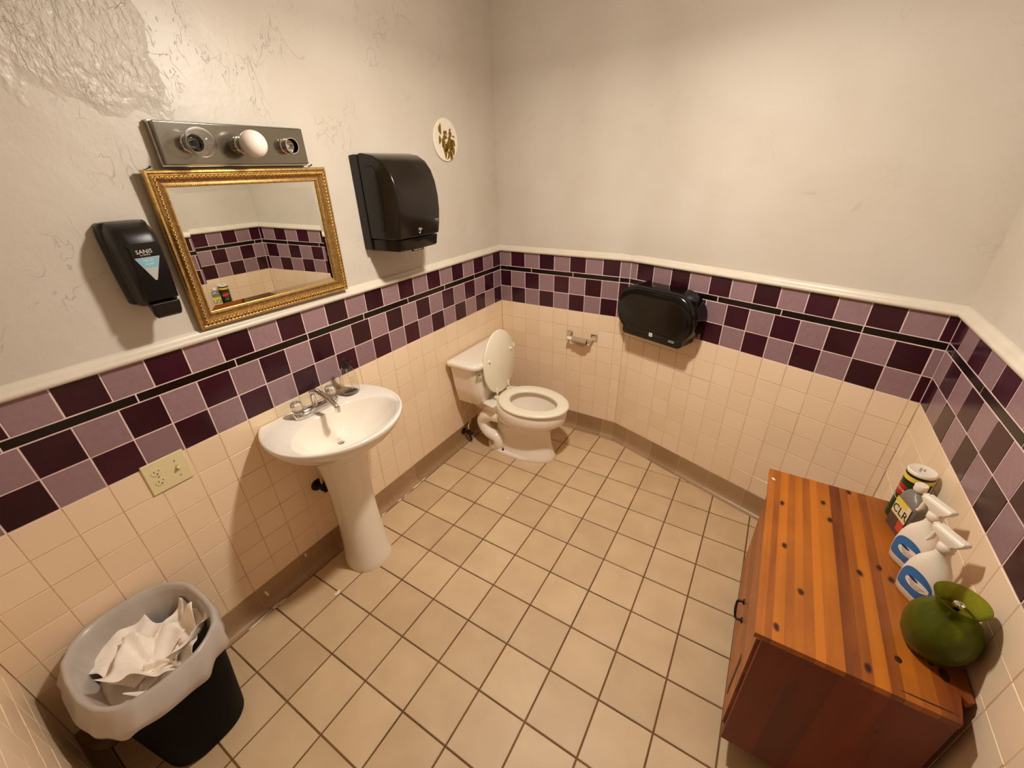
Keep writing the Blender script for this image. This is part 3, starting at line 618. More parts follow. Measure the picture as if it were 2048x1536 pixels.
# ------------------------------------------------------------------ toilet (axis along +x, centre y = TY)
TY = -.446
t = thing('toilet', 'white toilet with its seat lid raised in the back left corner', 'toilet', (.35, TY, 0)); o3 = Vector((.35, TY, 0))
def P(x, y, z): return Vector((x, TY + y, z)) - o3
def egg(f, x0, x1, hw, z, e=1.0):   # x0 back, x1 front, widest nearer the back
    c, s_ = math.cos(f), math.sin(f); xm = x0 + (x1 - x0) * .46
    x = xm + (x1 - xm) * math.copysign(abs(c) ** e, c) if c > 0 else xm + (xm - x0) * math.copysign(abs(c) ** e, c)
    return P(x, hw * math.copysign(abs(s_) ** e, s_), z)
ff = [2 * PI * i / 64 for i in range(64)]
mb = MB()
body = [(.19, .665, .118, 0, .9), (.188, .668, .121, .012, .9), (.19, .664, .117, .03, .9), (.20, .648, .100, .075, .92), (.21, .636, .088, .13, .95), (.215, .630, .084, .18, 1), (.215, .634, .090, .215, 1), (.22, .660, .125, .25, 1), (.23, .696, .160, .28, 1), (.24, .722, .181, .308, 1), (.244, .730, .187, .325, 1), (.246, .732, .188, .35, 1), (.248, .731, .187, .388, 1), (.252, .725, .181, .394, 1)]
rings = [[egg(f, a, b, h, z, e) for f in ff] for a, b, h, z, e in body]
inn = [(.30, .690, .142, .394), (.305, .684, .136, .384), (.31, .675, .128, .350), (.33, .655, .112, .29), (.37, .62, .085, .23), (.40, .58, .055, .20), (.43, .54, .03, .185)]
rings += [[egg(f, a, b, h, z) for f in ff] for a, b, h, z in inn]
mb.loft(rings, True, True, True)
bowl = obj('bowl', mb, CHINA, t, sharp=60)
mb = MB(); mb.loft([[P(x, y, z) for x, y, z in r] for r in ([(.03, -.10, .385), (.30, -.17, .392), (.30, .17, .392), (.03, .10, .385)], [(.05, -.085, .33), (.29, -.13, .33), (.29, .13, .33), (.05, .085, .33)], [(.12, -.06, .27), (.27, -.09, .26), (.27, .09, .26), (.12, .06, .27)])], True, True, True)
obj('deck', mb, CHINA, t, bevel=.012, seg=3)
for s_ in (-1, 1):
    mb = MB(); pth = spline([P(.30, s_ * .080, .275), P(.20, s_ * .082, .26), P(.155, s_ * .080, .20), (P(.20, s_ * .088, .135)), P(.275, s_ * .090, .105), P(.285, s_ * .090, .055), P(.26, s_ * .085, .02)], 7)
    mb.tube(pth, [.046 - .010 * abs(i / len(pth) - .2) for i in range(len(pth))], 18); obj('trapway', mb, CHINA, t, sharp=70)
mb = MB(); mb.loft([[egg(f, .165, .60, hw, z, .75) for f in ff] for hw, z in ((.128, 0), (.130, .018), (.124, .030), (.11, .036))], True, True, True); obj('foot', mb, CHINA, t, sharp=50)
for s_ in (-1, 1):
    mb = MB(); mb.lathe([(.010, 0), (.008, .004), (.004, .006), (.0035, .016), (0, .017)], 12, Matrix.Translation(P(.33, s_ * .112, .033))); obj('floor_bolt', mb, IRON, t)
def rr(x0, x1, hw, z, r, n=8, bow=0):
    out = []
    for cx, cy, a0 in ((x1 - r, hw - r, 0), (x0 + r * .4, hw - r * .4, PI / 2), (x0 + r * .4, -hw + r * .4, PI), (x1 - r, -hw + r, 3 * PI / 2)):
        rad = r if cx > (x0 + x1) / 2 else r * .4
        for i in range(n + 1):
            a = a0 + PI / 2 * i / n; x = cx + rad * math.cos(a); y = cy + rad * math.sin(a)
            out.append(P(x + bow * max(0, 1 - (y / hw) ** 2) * (x > (x0 + x1) / 2), y, z))
    return out
mb = MB(); mb.loft([rr(.045, .200, .180, .385, .04), rr(.038, .210, .192, .392, .05, bow=.005), rr(.032, .222, .212, .50, .05, bow=.01), rr(.028, .232, .232, .655, .05, bow=.012)], True, True, True); tank = obj('tank', mb, CHINA, t, sharp=60)
mb = MB(); mb.loft([rr(.022, .238, .240, .652, .055, bow=.012), rr(.016, .246, .250, .658, .058, bow=.014), rr(.015, .248, .252, .676, .060, bow=.014), rr(.018, .244, .248, .686, .058, bow=.014), rr(.03, .228, .232, .692, .05, bow=.012), rr(.06, .19, .19, .6935, .04, bow=.008)], True, True, True); obj('tank_lid', mb, CHINA, t, sharp=60)
mb = MB(); mb.lathe([(0, 0), (.017, 0), (.015, .007), (.006, .010), (0, .010)], 20, Matrix.Translation(P(.238, -.214, .630)) @ Matrix.Rotation(PI / 2, 4, 'Y')); mb.tube([P(.250, -.214, .630), P(.254, -.206, .628), P(.254, -.188, .624)], [.006, .005, .007], 10); obj('flush_lever', mb, CHROME2, t)
# seat ring
mb = MB(); R = []
for da, z in ((0, .399), (-.003, .403), (-.003, .410), (.002, .4165), (.012, .419)): R.append([egg(f, .268 + da, .742 - da, .190 - da, z) for f in ff])
for da, z in ((-.014, .4180), (-.004, .4150), (.0, .409), (.0, .401), (-.003, .399)): R.append([egg(f, .345 + da, .668 - da, .112 - da, z) for f in ff])
mb.loft(R + [R[0]], True); obj('seat_ring', mb, SEATP, t, sharp=60)
# raised lid: leaning on the tank
LM = Matrix.Translation(P(.262, 0, .418)) @ Matrix.Rotation(-(PI / 2 + .055), 4, 'Y')
mb = MB(); R = []
for da, z in ((.006, -.016), (0, -.012), (0, -.004), (.004, 0), (.015, .0015)): R.append([LM @ (egg(f, .012 + da, .432 - da, .180 - da, 0) - P(0, 0, 0) + Vector((0, 0, z))) for f in ff])
mb.loft(R, True, True, True); ld_ = obj('seat_lid', mb, SEATP, t, sharp=60); ld_['label'] = 'cream seat lid standing open'
for s_ in (-1, 1):
    mb = MB(); mb.lathe([(.0, -.001), (.0085, -.001), (.0085, .007), (.006, .011), (0, .012)], 14, LM @ Matrix.Translation((.27, s_ * .125, -.016)) @ Matrix.Rotation(PI, 4, 'X')); obj('bumper', mb, SEATP, ld_)
    mb = MB(); mb.box(.018, .058, s_ * .07 - .010, s_ * .07 + .010, -.0195, -.0155, LM); q = obj('hinge_leaf', mb, SEATP, ld_, bevel=.0015)
    mb = MB(); mb.box(.248, .292, TY + s_ * .07 - .010 - o3.y - TY + 0, 0, 0, 0) if False else None
    mb.tube([P(.268, s_ * .07 - .016, .416), P(.268, s_ * .07 + .016, .416)], .009, 12); mb.box(*(lambda a, b: (a.x, b.x, a.y, b.y, a.z, b.z))(P(.262, s_ * .07 - .010, .394), P(.30, s_ * .07 + .010, .413))); obj('hinge', mb, SEATP, t, bevel=.0015)
tv = supply_valve('toilet_supply_valve', 'dark corroded supply valve low on the wall beside the toilet', -.565, .085, [(0, .03, .05), (0, .06, .05), (.03, .10, .05), (-.02, .16, .035), (.015, .22, .06), (.02, .285, .09)], .026)
mb = MB(); mb.tube([(0, 0, .05), (.0, -.035, .06), (.006, -.066, .066)], [.008, .007, .005], 10); obj('drip_leg', mb, DARKM, tv)

# ------------------------------------------------------------------ back walls
FF = frame(C3, (-1, 0))
mb = MB(); mb.box(.25, 1.15, .002, 2.03, .001, .022, FF); dw = struct(obj('added_door_1', mb, mat('dark_added_door_paint', rgb(70, 50, 36), .5)))  # unseen door, added in dark brown to cut bounce light
for a, b, c, d in ((.17, .25, 0, 2.11), (1.15, 1.23, 0, 2.11), (.25, 1.15, 2.03, 2.11)):
    mb = MB(); mb.box(a, b, c, d, .001, .034, FF); obj('added_door_casing', mb, WHITE_P, dw)
mb = MB(); mb.ball((0, 0, 0), (.026, .026, .026), FF @ Matrix.Translation((1.09, .96, .062))); mb.lathe([(.02, .022), (.014, .05)], 16, FF @ Matrix.Translation((1.09, .96, 0))); obj('added_door_knob', mb, CHROME2, dw)
FB = frame(C0, (1, 0)); FA = frame(C1, (math.cos(AN), math.sin(AN)))
t = thing('toilet_paper_holder', 'small chrome two-post toilet paper holder on the cream tiles beside the toilet', 'toilet paper holder', m=FB @ Matrix.Translation((.637, .733, 0)))
for s_ in (-1, 1):
    mb = MB(); mb.box(s_ * .087 - .0225, s_ * .087 + .0225, -.024, .024, 0, .006); pl_ = obj('wall_plate', mb, CHROME, t, bevel=.003)
    mb = MB(); mb.loft([[Vector((s_ * .087 + x * k - s_ * .012 * q, y * k - .008 * q, z)) for x, y in ((-.012, -.012), (.012, -.012), (.012, .012), (-.012, .012))] for k, z, q in ((1.2, .004, 0), (.7, .02, .3), (.55, .045, .9), (.9, .060, 1.1), (.9, .072, 1.2), (.5, .076, 1.2))], True, True, True); obj('arm', mb, CHROME, t, bevel=.002)
mb = MB(); mb.tube([(-.072, -.008, .064), (.072, -.012, .064)], .0075, 14); mb.mi = 1; mb.tube([(-.078, -.008, .064), (-.034, -.009, .064)], .0125, 16); obj('spring_roller', mb, [CHROME, WPLA], t)
t = thing('empty_toilet_roll', 'bare grey cardboard tube left on the chrome toilet paper holder', 'cardboard tube', m=FB @ Matrix.Translation((.648, .7195, .064)) @ Matrix.Rotation(-.03, 4, 'Z'))
mb = MB(); mb.lathe([(.0195, -.052), (.0205, -.052), (.0205, .052), (.0195, .052), (.0195, -.052)], 28, Matrix.Rotation(PI / 2, 4, 'Y')); obj('tube', mb, CARD, t); 
mb = MB(); mb.loft([[Vector((x, y, z)) for x, y, z in r] for r in ([(-.02, -.018, .010), (.052, -.018, .010)], [(-.018, -.026, .012), (.05, -.024, .012)], [(-.008, -.030, .010), (.02, -.034, .012)])], False); obj('paper_scrap', mb, CARD, t, solid=.0005)

def stad(hw, hh, r, n=14, flat=None):
    out = []
    for cx, cy, a0 in ((hw - r, hh - r, 0), (-hw + r, hh - r, PI / 2), (-hw + r, -hh + r, PI), (hw - r, -hh + r, 3 * PI / 2)):
        for i in range(n + 1):
            a = a0 + PI / 2 * i / n; out.append((cx + r * math.cos(a), cy + r * math.sin(a)))
    return out
t = thing('jumbo_roll_dispenser', 'wide black double jumbo toilet roll dispenser on the angled wall', 'toilet roll dispenser', m=FA @ Matrix.Translation((.262, 1.012, 0)))
mb = MB(); mb.loft([[Vector((x, y, z)) for x, y in stad(.247 - d, .141 - d, .132 - d)] for d, z in ((.006, 0), (0, .006), (0, .052))], True, True, True); obj('back_shell', mb, BLACKG, t)
mb = MB(); mb.loft([[Vector((x, y, z)) for x, y in stad(.247 - d, .141 - d, .134 - d)] for d, z in ((.0, .053), (0, .100), (.003, .117), (.010, .127), (.022, .1325), (.05, .135))], True, True, True); obj('front_cover', mb, BLACKG, t, sharp=60)
mb = MB(); mb.prism([(-.178, -.148), (-.160, -.151), (.176, -.151), (.196, -.138), (.196, -.10), (-.186, -.10), (-.186, -.135)], .004, .128); obj('roll_chute', mb, BLACKP, t, bevel=.004)
mb = MB(); mb.lathe([(0, 0), (.009, 0), (.009, .003), (0, .003)], 18, Matrix.Translation((-.04, .1405, .085)) @ Matrix.Rotation(-PI / 2, 4, 'X')); obj('lock', mb, CHROME2, t)
mb = MB(); mb.prism(stad(.011, .011, .003, 4), .1345, .1355, Matrix.Translation((.012, -.112, 0))); lg = obj('square_badge', mb, WTEXT, t); text('S', .016, Matrix.Translation((.012, -.112, .1356)), BLACKG, lg)
mb = MB(); mb.prism(stad(.018, .006, .0059, 5), .1325, .1335, Matrix.Translation((.140, -.118, 0))); lg = obj('oval_badge', mb, GREY_T, t); text('SANIS', .008, Matrix.Translation((.140, -.118, .1336)), BLACKG, lg)

# ------------------------------------------------------------------ waste bin with liner and used towels
BC = Vector((.222, -2.43, 0))
def se(f, hx, hy, e=2.5, z=0, c=(0, 0), rot=0):
    x = hx * math.copysign(abs(math.cos(f)) ** (2 / e), math.cos(f)); y = hy * math.copysign(abs(math.sin(f)) ** (2 / e), math.sin(f))
    return Vector((c[0] + x * math.cos(rot) - y * math.sin(rot), c[1] + x * math.sin(rot) + y * math.cos(rot), z))
t = thing('waste_bin', 'black oval waste bin standing on the floor in the near left corner', 'waste bin', BC)
mb = MB(); f72 = [2 * PI * i / 72 for i in range(72)]
R = [[se(f, hx, hy, 3.0, z, c) for f in f72] for hx, hy, z, c in ((.143, .120, 0, (-.02, 0)), (.148, .125, .008, (-.02, 0)), (.170, .143, .24, (-.012, 0)), (.188, .157, .468, (0, 0)), (.196, .164, .470, (0, 0)), (.196, .164, .486, (0, 0)), (.192, .160, .487, (0, 0)), (.166, .140, .24, (-.012, 0)), (.145, .122, .008, (-.02, 0)))]
mb.loft(R, True, True, True); obj('bin_body', mb, BIN, t)
t = thing('bin_liner', 'pale translucent plastic bag folded over the rim of the black bin', 'bin liner', BC + Vector((0, 0, .49)))
random.seed(11); mb = MB(); NF = 160; ph = [random.random() * 6.28 for _ in range(8)]
def wav(f, k): return sum(math.sin(f * m_ + ph[(i + k) % 8]) / (i + 1.5) for i, m_ in enumerate((3, 5, 8, 13, 19)))
ffs = [2 * PI * i / NF for i in range(NF)]
R = []
for hx, hy, z, a, b in ((.218, .180, -.078, .012, .014), (.221, .183, -.066, .009, .012), (.222, .183, -.045, .007, .006), (.215, .178, -.018, .005, .003), (.206, .172, .004, .003, .002), (.200, .168, .0075, .001, 0), (.191, .159, .004, .001, .001),
                        (.184, .152, -.02, .002, 0), (.173, .142, -.06, .005, 0), (.160, .132, -.12, .007, 0), (.148, .120, -.20, .007, 0), (.138, .11, -.28, .007, 0)):
    row = []
    for f in ffs:
        wv = wav(f, 0) * a * (1 + .5 * math.sin(2 * f)); c_ = (.012, -.014) if z < -.03 and hx > .2 else (0, 0)
        p = se(f, hx + wv, hy + wv, 2.7, z + b * wav(f, 3), c_)
        p.x = max(p.x, -.2195); row.append(p)
    R.append(row)
mb.loft(R, True); obj('bag_film', mb, LINER, t, sharp=180)
mb = MB(); g = []
mb.loft([[se(f, .150 * k, .125 * k, 2.7, -.285 + .03 * wav(f, 1) * k, (0, 0)) for f in ffs[::4]] for k in (1, .7, .35, .02)], True); obj('bag_bottom', mb, LINER, t)
def crumple(name, label, cat, x, y, z, sx, sy, rz, tx, ty, seed, amp, fold=0, group=None):
    t = thing(name, label, cat, m=Matrix.Translation((x, y, z)) @ Matrix.Rotation(rz, 4, 'Z') @ Matrix.Rotation(tx, 4, 'X') @ Matrix.Rotation(ty, 4, 'Y'), group=group)
    rd = random.Random(seed); cr = [(rd.uniform(0, PI), rd.uniform(-.5, .5), rd.uniform(.3, 1)) for _ in range(9)]
    mb = MB(); n = 26; G = []
    for i in range(n + 1):
        row = []
        for j in range(n + 1):
            u, v = i / n - .5, j / n - .5; h = 0
            for a, d, k in cr: h += k * abs(math.cos(a) * u + math.sin(a) * v - d * .6) 
            h = (h - 1.4) * amp + amp * .25 * math.sin(17 * u + 9 * v + seed)
            edge = 1 + .05 * math.sin(13 * u + seed) ; px = u * sx * edge; py = v * sy * (1 + .06 * math.sin(11 * u))
            if fold and v > .18: q = (v - .18) * sy; py = .18 * sy + q * math.cos(2.2) * .6; h += q * .35
            row.append(mb.v((px, py, h)))
        G.append(row)
    for i in range(n):
        for j in range(n): mb.face([G[i][j], G[i + 1][j], G[i + 1][j + 1], G[i][j + 1]])
    obj('sheet', mb, PAPER, t, sharp=24, solid=.0006); return t
gp = 'used paper towels in the bin'
crumple('paper_towel', 'flat folded used towel at the camera side of the black bin', 'paper towel', .215, -2.505, .372, .16, .13, .5, .12, -.10, 1, .018, 1)
crumple('paper_towel', 'wide smooth used towel leaning against the wall side of the black bin', 'paper towel', .150, -2.455, .400, .21, .18, .3, .05, .12, 2, .020)
crumple('paper_towel', 'heavily crumpled used towel in the middle of the black bin', 'paper towel', .235, -2.415, .395, .20, .19, 1.1, -.05, -.05, 3, .050)
crumple('paper_towel', 'crumpled used towel at the sink side of the black bin', 'paper towel', .215, -2.345, .385, .18, .15, .2, .25, .0, 4, .045)
crumple('paper_towel', 'small twisted used towel at the floor side of the black bin', 'paper towel', .300, -2.450, .372, .10, .10, 2.2, .1, -.25, 5, .045)

# ------------------------------------------------------------------ pine cabinet
CX0, CX1, CY0, CY1, CT = 1.7975, 2.2290, -1.600, -.840, .660
t = thing('pine_cabinet', 'varnished knotty pine cabinet standing against the right wall', 'cabinet', (2.01, -1.22, 0)); o3 = Vector((2.01, -1.22, 0))
mb = MB(); xs = [CX0, 1.818, 1.836, 1.862, 1.884, 1.906, 1.930, 1.951, 1.990, 2.022, 2.045, 2.075, 2.100, 2.130, 2.160, CX1]; tn = [.55, .35, .70, .42, .62, .38, .80, .55, .12, .30, .60, .22, .50, .35, .10]
for i in range(len(xs) - 1):
    mb.tone = tn[i]; a, b = xs[i], xs[i + 1]; e0 = CY0
    if i == len(xs) - 2:
        poly = [(a, CY0), (2.194, CY0), (2.200, CY0 + .03), (2.206, CY0 + .072), (2.216, CY0 + .060), (b, CY0 + .068), (b, CY1), (a, CY1)]
        mb.prism([(x - o3.x, y - o3.y) for x, y in poly], CT - .018, CT)
    else: mb.box(a - o3.x, b - o3.x, CY0 - o3.y, CY1 - o3.y, CT - .018, CT)
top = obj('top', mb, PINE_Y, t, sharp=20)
for x, y, a, b, r_ in ((2.142, CY0 + .018, .055, .0022, .03), (2.10, -1.50, .008, .010, 0), (2.185, -1.49, .010, .020, .5), (2.165, -1.462, .006, .018, .6)):
    mb = MB(); mb.ball((x - o3.x, y - o3.y, CT - .0002), (a, b, .0008), None, 14); obj('gouge_mark', mb, MATS['gouge_gap'], top)
bx0, bx1, by0, by1, bz = 1.820, 2.200, -1.588, -.852, .106
mb = MB(); sxs = [bx0, 1.905, 1.99, 2.085, bx1]
for sy0, sy1 in ((by0, by0 + .018), (by1 - .018, by1)):
    mb = MB()
    for i in range(4):
        mb.tone = (.5, .3, .6, .4)[i]; z0 = bz if i in (0, 3) else bz + .0
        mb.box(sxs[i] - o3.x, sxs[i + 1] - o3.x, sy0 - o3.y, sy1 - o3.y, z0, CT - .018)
    obj('side_panel', mb, PINE_Z_SHADE, t, sharp=20)
mb = MB(); mb.box(bx1 - .012 - o3.x, bx1 - o3.x, by0 + .018 - o3.y, by1 - .018 - o3.y, bz, CT - .018); mb.box(bx0 - o3.x, bx1 - .012 - o3.x, by0 + .018 - o3.y, by1 - .018 - o3.y, bz, bz + .018); obj('carcass', mb, PINE_Z_SHADE, t)
mb = MB(); mb.box(bx0 + .05 - o3.x, bx1 - .05 - o3.x, by0 + .075 - o3.y, by1 - .075 - o3.y, 0, bz + .001); obj('plinth', mb, mat('dark_stained_plinth', rgb(38, 16, 8), .5), t)
mb = MB(); mb.tone = .55; mb.box(bx0 - .001 - o3.x, bx0 + .017 - o3.x, by0 + .018 - o3.y, by1 - .018 - o3.y, .600, CT - .018); obj('face_rail', mb, PINE_F, t)
mb = MB(); mb.tone = .35; mb.box(bx0 - .001 - o3.x, bx0 + .017 - o3.x, by0 + .018 - o3.y, by1 - .018 - o3.y, bz, .145); obj('face_rail', mb, PINE_F, t)
yy = [by0 + .022, -1.49, -1.36, -1.22, -1.08, -.95, by1 - .022]
mb = MB()
zz = [.149, .24, .33, .43, .52, .596]
for i in range(5): mb.tone = (.5, .75, .4, .65, .5)[i]; mb.box(bx0 - .008 - o3.x, bx0 + .012 - o3.x, by0 + .022 - o3.y, by1 - .022 - o3.y, zz[i], zz[i + 1])
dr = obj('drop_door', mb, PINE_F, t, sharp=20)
mb = MB(); mb.box(bx0 - .0095 - o3.x, bx0 - .006 - o3.x, -1.497 - o3.y, -1.478 - o3.y, .19, .385); obj('shaded_gap_strip', mb, MATS['gouge_gap'], dr)  # dark strip standing in for the shaded gap beside the door
HZ = .318
mb = MB(); hx = bx0 - .008 - o3.x
mb.tube(spline([(hx - .002, -1.302 - o3.y, HZ), (hx - .020, -1.300 - o3.y, HZ - .004), (hx - .024, -1.280 - o3.y, HZ - .006), (hx - .025, -1.262 - o3.y, HZ - .006), (hx - .024, -1.244 - o3.y, HZ - .006), (hx - .020, -1.224 - o3.y, HZ - .004), (hx - .002, -1.222 - o3.y, HZ)], 6), .0042, 10)
for y in (-1.302, -1.222): mb.lathe([(0, 0), (.011, 0), (.010, .004), (.005, .007), (0, .008)], 16, Matrix.Translation((hx, y - o3.y, HZ)) @ Matrix.Rotation(-PI / 2, 4, 'Y'))
obj('handle', mb, IRON, dr)
for nm, lb, x, y, z in (('paint_fleck', 'white paint fleck on the far left corner of the pine cabinet top', 1.8125, -.905, CT + .0012),):
    k = thing(nm, lb, 'paint fleck', (x, y, z)); mb = MB(); mb.ball((0, 0, 0), (.005, .009, .0012), Matrix.Rotation(.6, 4, 'Z'), 8); obj('fleck', mb, ENAMEL, k)

# things on the cabinet
NA = math.atan2(-.298, -.955)     # labels look this way
t = thing('scouring_powder_can', 'green scouring powder can with yellow band and white shaker lid, farthest on the pine cabinet', 'powder can', (2.1835, -.909, CT)); t.rotation_euler.z = NA
mb = MB(); r_ = .0362
mb.mi = 0; mb.lathe([(0, 0), (r_, 0), (r_, .152)], 48); mb.mi = 1; mb.lathe([(r_, .152), (r_, .160)], 48); mb.mi = 2; mb.lathe([(r_, .160), (r_, .177)], 48)
cb_ = obj('can_body', mb, [CANG, CANB, YELL], t)
mb = MB(); mb.lathe([(r_, .176), (r_ + .001, .178), (r_ + .001, .184), (r_, .186)], 48); obj('rim', mb, CANB, t)
mb = MB(); mb.lathe([(r_, .183), (r_ + .0008, .188), (r_ + .0006, .194), (r_ - .002, .1965), (r_ - .005, .195), (0, .195)], 48); li = obj('lid', mb, WPLA, t, sharp=50)
mb = MB()
for k, (dx, dy) in enumerate(((-.008, -.004), (-.002, .002), (.004, -.004), (.010, .003), (-.001, -.010))): mb.box(dx - .0012, dx + .0012, dy - .004, dy + .004, .1951, .1956)
obj('shaker_slots', mb, IVORYD, li)
mb = MB(); n = 28; c_ = mb.v(((r_ + .0004) * math.cos(0), 0, .118)); ring = [mb.v(((r_ + .0004) * math.cos(.028 / r_ * math.cos(f)), (r_ + .0004) * math.sin(.028 / r_ * math.cos(f)), .118 + .021 * math.sin(f))) for f in [2 * PI * i / n for i in range(n)]]
ring2 = [mb.v(((r_ + .0004) * math.cos(.014 / r_ * math.cos(f)), (r_ + .0004) * math.sin(.014 / r_ * math.cos(f)), .118 + .0105 * math.sin(f))) for f in [2 * PI * i / n for i in range(n)]]
for i in range(n): mb.face([ring[i], ring[(i + 1) % n], ring2[(i + 1) % n], ring2[i]]); mb.face([ring2[i], ring2[(i + 1) % n], c_])
obj('red_oval', mb, CANR, t)
text_cyl('Comet', .0175, r_ + .0004, 0, .119, WTEXT, t, -.12); text_cyl('Bleach', .010, r_ + .0002, 0, .082, WTEXT, t, -.12); text_cyl('with', .006, r_ + .0002, -.25, .091, WTEXT, t)

NB = Matrix.Rotation(NA + PI / 2, 4, 'Z')    # local -y looks into the room
t = thing('descaler_jug', 'grey plastic jug labelled CLR with a white cap beside the green can', 'cleaner jug', m=Matrix.Translation((2.1770, -.991, CT)) @ NB)
def sq(hx, hy, z, e=4.5): return [se(f, hx, hy, e, z) for f in [2 * PI * i / 40 for i in range(40)]]
mb = MB(); mb.loft([sq(.040, .025, 0), sq(.0425, .0275, .004), sq(.0425, .0275, .118), sq(.040, .0265, .135, 4), [p + Vector((-.006, 0, 0)) for p in sq(.028, .021, .150, 3)], [p + Vector((-.012, 0, 0)) for p in sq(.0145, .0145, .157, 2)], [p + Vector((-.012, 0, 0)) for p in sq(.0140, .0140, .166, 2)]], True, True, True); obj('jug_body', mb, GREYJ, t, sharp=60)
mb = MB(); mb.lathe([(.0155, .163), (.0165, .165), (.0165, .182), (.015, .185), (0, .185)], 28, Matrix.Translation((-.012, 0, 0))); obj('cap', mb, WPLA, t, sharp=50)
mb = MB(); q = -.0279
def lab(x0, x1, z0, z1, mi, d): mb.mi = mi; mb.box(x0, x1, q - d, q, z0, z1)
lab(-.036, .036, .006, .056, 2, .0003); lab(-.036, .036, .056, .118, 1, .0003); lab(-.036, .018, .098, .118, 0, .0005); lab(.010, .036, .020, .056, 3, .0006)
la = obj('front_label', mb, [YELL, PALEL, BRWL, REDL], t)
text('CLR', .040, Matrix.Translation((0, q - .0006, .078)) @ Matrix.Rotation(PI / 2, 4, 'X'), BLACKG, la, ext=.0003)

def spray(label, x, y, rz):
    t = thing('spray_bottle', label, 'spray bottle', m=Matrix.Translation((x, y, CT)) @ Matrix.Rotation(rz, 4, 'Z') @ NB, group='white disinfectant spray bottles on the cabinet')
    mb = MB(); mb.loft([sq(hx, hy, z, e) for hx, hy, z, e in ((.044, .024, 0, 3), (.048, .027, .004, 3), (.053, .029, .035, 2.8), (.054, .029, .065, 2.6), (.050, .028, .100, 2.5), (.040, .025, .130, 2.3), (.026, .021, .152, 2.1), (.0175, .0175, .168, 2), (.0150, .0150, .180, 2), (.0150, .0150, .190, 2))], True, True, True); bd = obj('bottle_body', mb, WPLA, t, sharp=60)
    # curved label patch that follows the body
    def surf(u, z, d=.0006):
        prof = ((0, .024, .048, 3), (.035, .029, .053, 2.8), (.065, .029, .054, 2.6), (.100, .028, .050, 2.5), (.130, .025, .040, 2.3))
        for a, b in zip(prof, prof[1:]):
            if z <= b[0]: k = (z - a[0]) / (b[0] - a[0]); hy = a[1] + (b[1] - a[1]) * k; hx = a[2] + (b[2] - a[2]) * k; e = a[3] + (b[3] - a[3]) * k; break
        else: hy, hx, e = .025, .040, 2.3
        return Vector((u, -hy * max(.02, 1 - abs(u / hx) ** e) ** (1 / e) - d, z))
    def patch(x0, x1, shape, mi, d, cx=0, cz=0, name='label', M_=None):
        mb = MB(); n = 18; rows = []
        for k in (0.0, .25, .5, .75, 1.0): rows.append([mb.v(surf(cx + px * k, cz + pz * k, d)) for px, pz in shape])
        for a, b in zip(rows, rows[1:]):
            m_ = len(a)
            for i in range(m_): mb.face([a[i], a[(i + 1) % m_], b[(i + 1) % m_], b[i]])
        return obj(name, mb, M_, bd)
    sh = []
    for i in range(36):
        f = 2 * PI * i / 36; c, s_ = math.cos(f), math.sin(f); sh.append((.044 * math.copysign(abs(c) ** (.62 if s_ < 0 else .9), c), (.048 if s_ > 0 else .044) * math.copysign(abs(s_) ** (.62 if s_ < 0 else .9), s_)))
    patch(0, 0, sh, 0, .0008, 0, .056, 'front_label', BLUEL)
    patch(0, 0, [(.030 * math.cos(f) + .006 * math.sin(f), .0155 * math.sin(f)) for f in [2 * PI * i / 30 for i in range(30)]], 0, .0014, .008, .064, 'label_oval', WPLA)
    patch(0, 0, [(.014 * math.cos(f), .004 * math.sin(f)) for f in [2 * PI * i / 16 for i in range(16)]], 0, .0019, -.004, .073, 'label_banner', NAVY)
    for zz_, ww in ((.064, .021), (.0585, .016), (.0535, .012)): patch(0, 0, [(-ww, -.0009), (ww, -.0009), (ww, .0009), (-ww, .0009)], 0, .0019, .009, zz_, 'label_print', BRNP)
    mb = MB(); mb.lathe([(.0165, .186), (.018, .188), (.018, .204), (.015, .208), (0, .208)], 28); obj('collar', mb, WPLA, t, sharp=50)
    mb = MB(); R = []
    for z, xa, xb, hy in ((.206, -.014, .016, .012), (.216, -.022, .020, .013), (.224, -.040, .030, .0145), (.236, -.042, .036, .0145), (.243, -.038, .034, .010)):
        R.append([Vector((xa, -hy, z)), Vector((xb, -hy, z)), Vector((xb, hy, z)), Vector((xa, hy, z))])
    mb.loft(R, True, True, True); obj('spray_head', mb, WPLA, t, bevel=.004, seg=3)
    mb = MB(); mb.box(-.048, -.041, -.008, .008, .224, .239); obj('nozzle', mb, WPLA, t, bevel=.002)
    mb = MB(); mb.tube(spline([(-.030, 0, .226), (-.037, 0, .210), (-.040, 0, .190), (-.046, 0, .176)]), [.006] * 17 + [.004] * 8, 10); obj('trigger', mb, WPLA, t)
    return t
spray('white spray bottle with a blue label between the grey jug and the other spray bottle', 2.168, -1.146, .30)
spray('white spray bottle with a blue label right beside the green vase', 2.166, -1.270, .27)

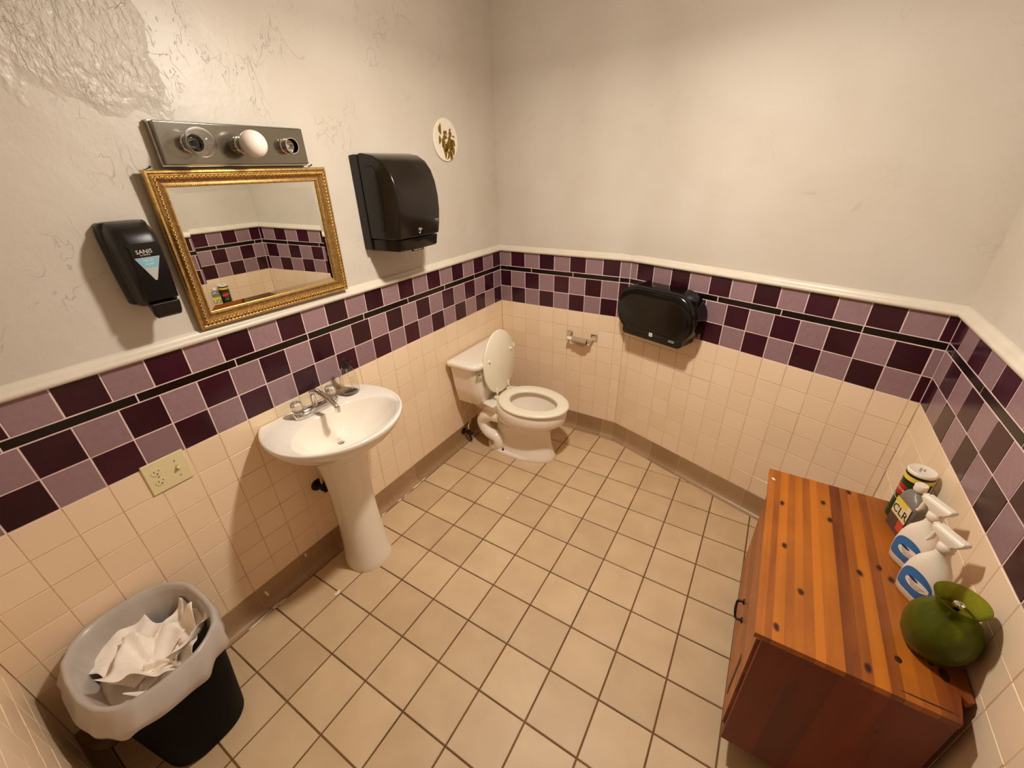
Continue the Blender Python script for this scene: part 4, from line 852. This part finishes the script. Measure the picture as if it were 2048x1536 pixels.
t = thing('glass_vase', 'round green frosted glass vase with a flared collar on the near end of the cabinet', 'vase', (2.164, -1.432, CT))
prof = [(0, 0), (.030, 0), (.050, .012), (.063, .038), (.0690, .070), (.067, .100), (.056, .126), (.040, .142), (.034, .150), (.036, .160), (.044, .176), (.0495, .188), (.048, .1885), (.042, .177), (.034, .161), (.0315, .150), (.037, .140), (.053, .124), (.064, .100), (.0660, .070), (.060, .040), (.048, .016), (.028, .004), (0, .004)]
mb = MB(); mb.lathe(prof, 56); obj('vase_body', mb, VASE, t, sharp=60)
t = thing('metal_stem', 'dark metal stem with a bright round head standing inside the green vase', 'metal stem', (2.164, -1.432, CT + .0045))
mb = MB(); mb.lathe([(0, 0), (.016, 0), (.015, .006), (.005, .010), (.005, .120), (.012, .124), (.013, .134), (.006, .140), (.005, .160), (.0, .160)], 20, ); mb.tube([(0, 0, .130), (.018, -.010, .128)], .004, 8); st = obj('rod', mb, IRON, t)
mb = MB(); mb.lathe([(0, .158), (.009, .160), (.0115, .165), (.010, .170), (.005, .173), (0, .1735)], 22); obj('round_head', mb, CHROME, t)

# scraps on the floor
for nm, lb, x, y in (('tissue_scrap', 'tiny white tissue scrap on the floor in front of the toilet', .588, -.910),):
    k = thing(nm, lb, 'scrap', (x, y, .0005)); mb = MB(); mb.loft([[Vector((.008 * r * math.cos(a) * (1 + .3 * math.sin(3 * a)), .006 * r * math.sin(a) + .002 * math.cos(2 * a), .001 + .004 * (1 - r) * (1 + math.sin(5 * a)))) for a in [2 * PI * i / 12 for i in range(12)]] for r in (1, .5, .05)], True); obj('flake', mb, PAPER, k)

# old white caulk smears along the left cove base
cb = thing('caulk_smears', 'broken white caulk smears along the floor joint of the left wall', 'caulk', (.036, -1.6, .001)); cb['kind'] = 'stuff'
mb = MB(); rd = random.Random(5)
for x, y, L_, wd in ((.0405, -2.001, .020, .006), (.0345, -2.030, .016, .008), (.0378, -2.097, .050, .004), (.037, -2.130, .030, .003), (.2242, -1.8438, .016, .009), (.0354, -1.376, .020, .004), (.0345, -1.2466, .016, .005), (.0343, -1.0945, .045, .005), (.0324, -1.0313, .020, .004), (.037, -1.19, .03, .003)):
    m = Matrix.Translation((x - .036, y + 1.6, .0012)) @ Matrix.Rotation(rd.uniform(-.08, .08), 4, 'Z')
    mb.loft([[m @ Vector((wd * r * math.cos(a) * (1 + .35 * math.sin(3 * a + x * 90)), L_ * r * math.sin(a) * (1 + .2 * math.sin(5 * a)), .0016 * (1 - r))) for a in [2 * PI * i / 16 for i in range(16)]] for r in (1, .6, .05)], True)
for y, z in ((-2.036, .075), (-2.032, .060), (-1.827, .105)):
    m = Matrix.Translation((.0015 - .036, y + 1.6, z))
    mb.loft([[m @ Vector((.0014 * (1 - r), .0045 * r * math.cos(a), .012 * r * math.sin(a))) for a in [2 * PI * i / 12 for i in range(12)]] for r in (1, .5, .05)], True)
obj('smears', mb, mat('old_caulk', rgb(232, 218, 196), .6), cb)
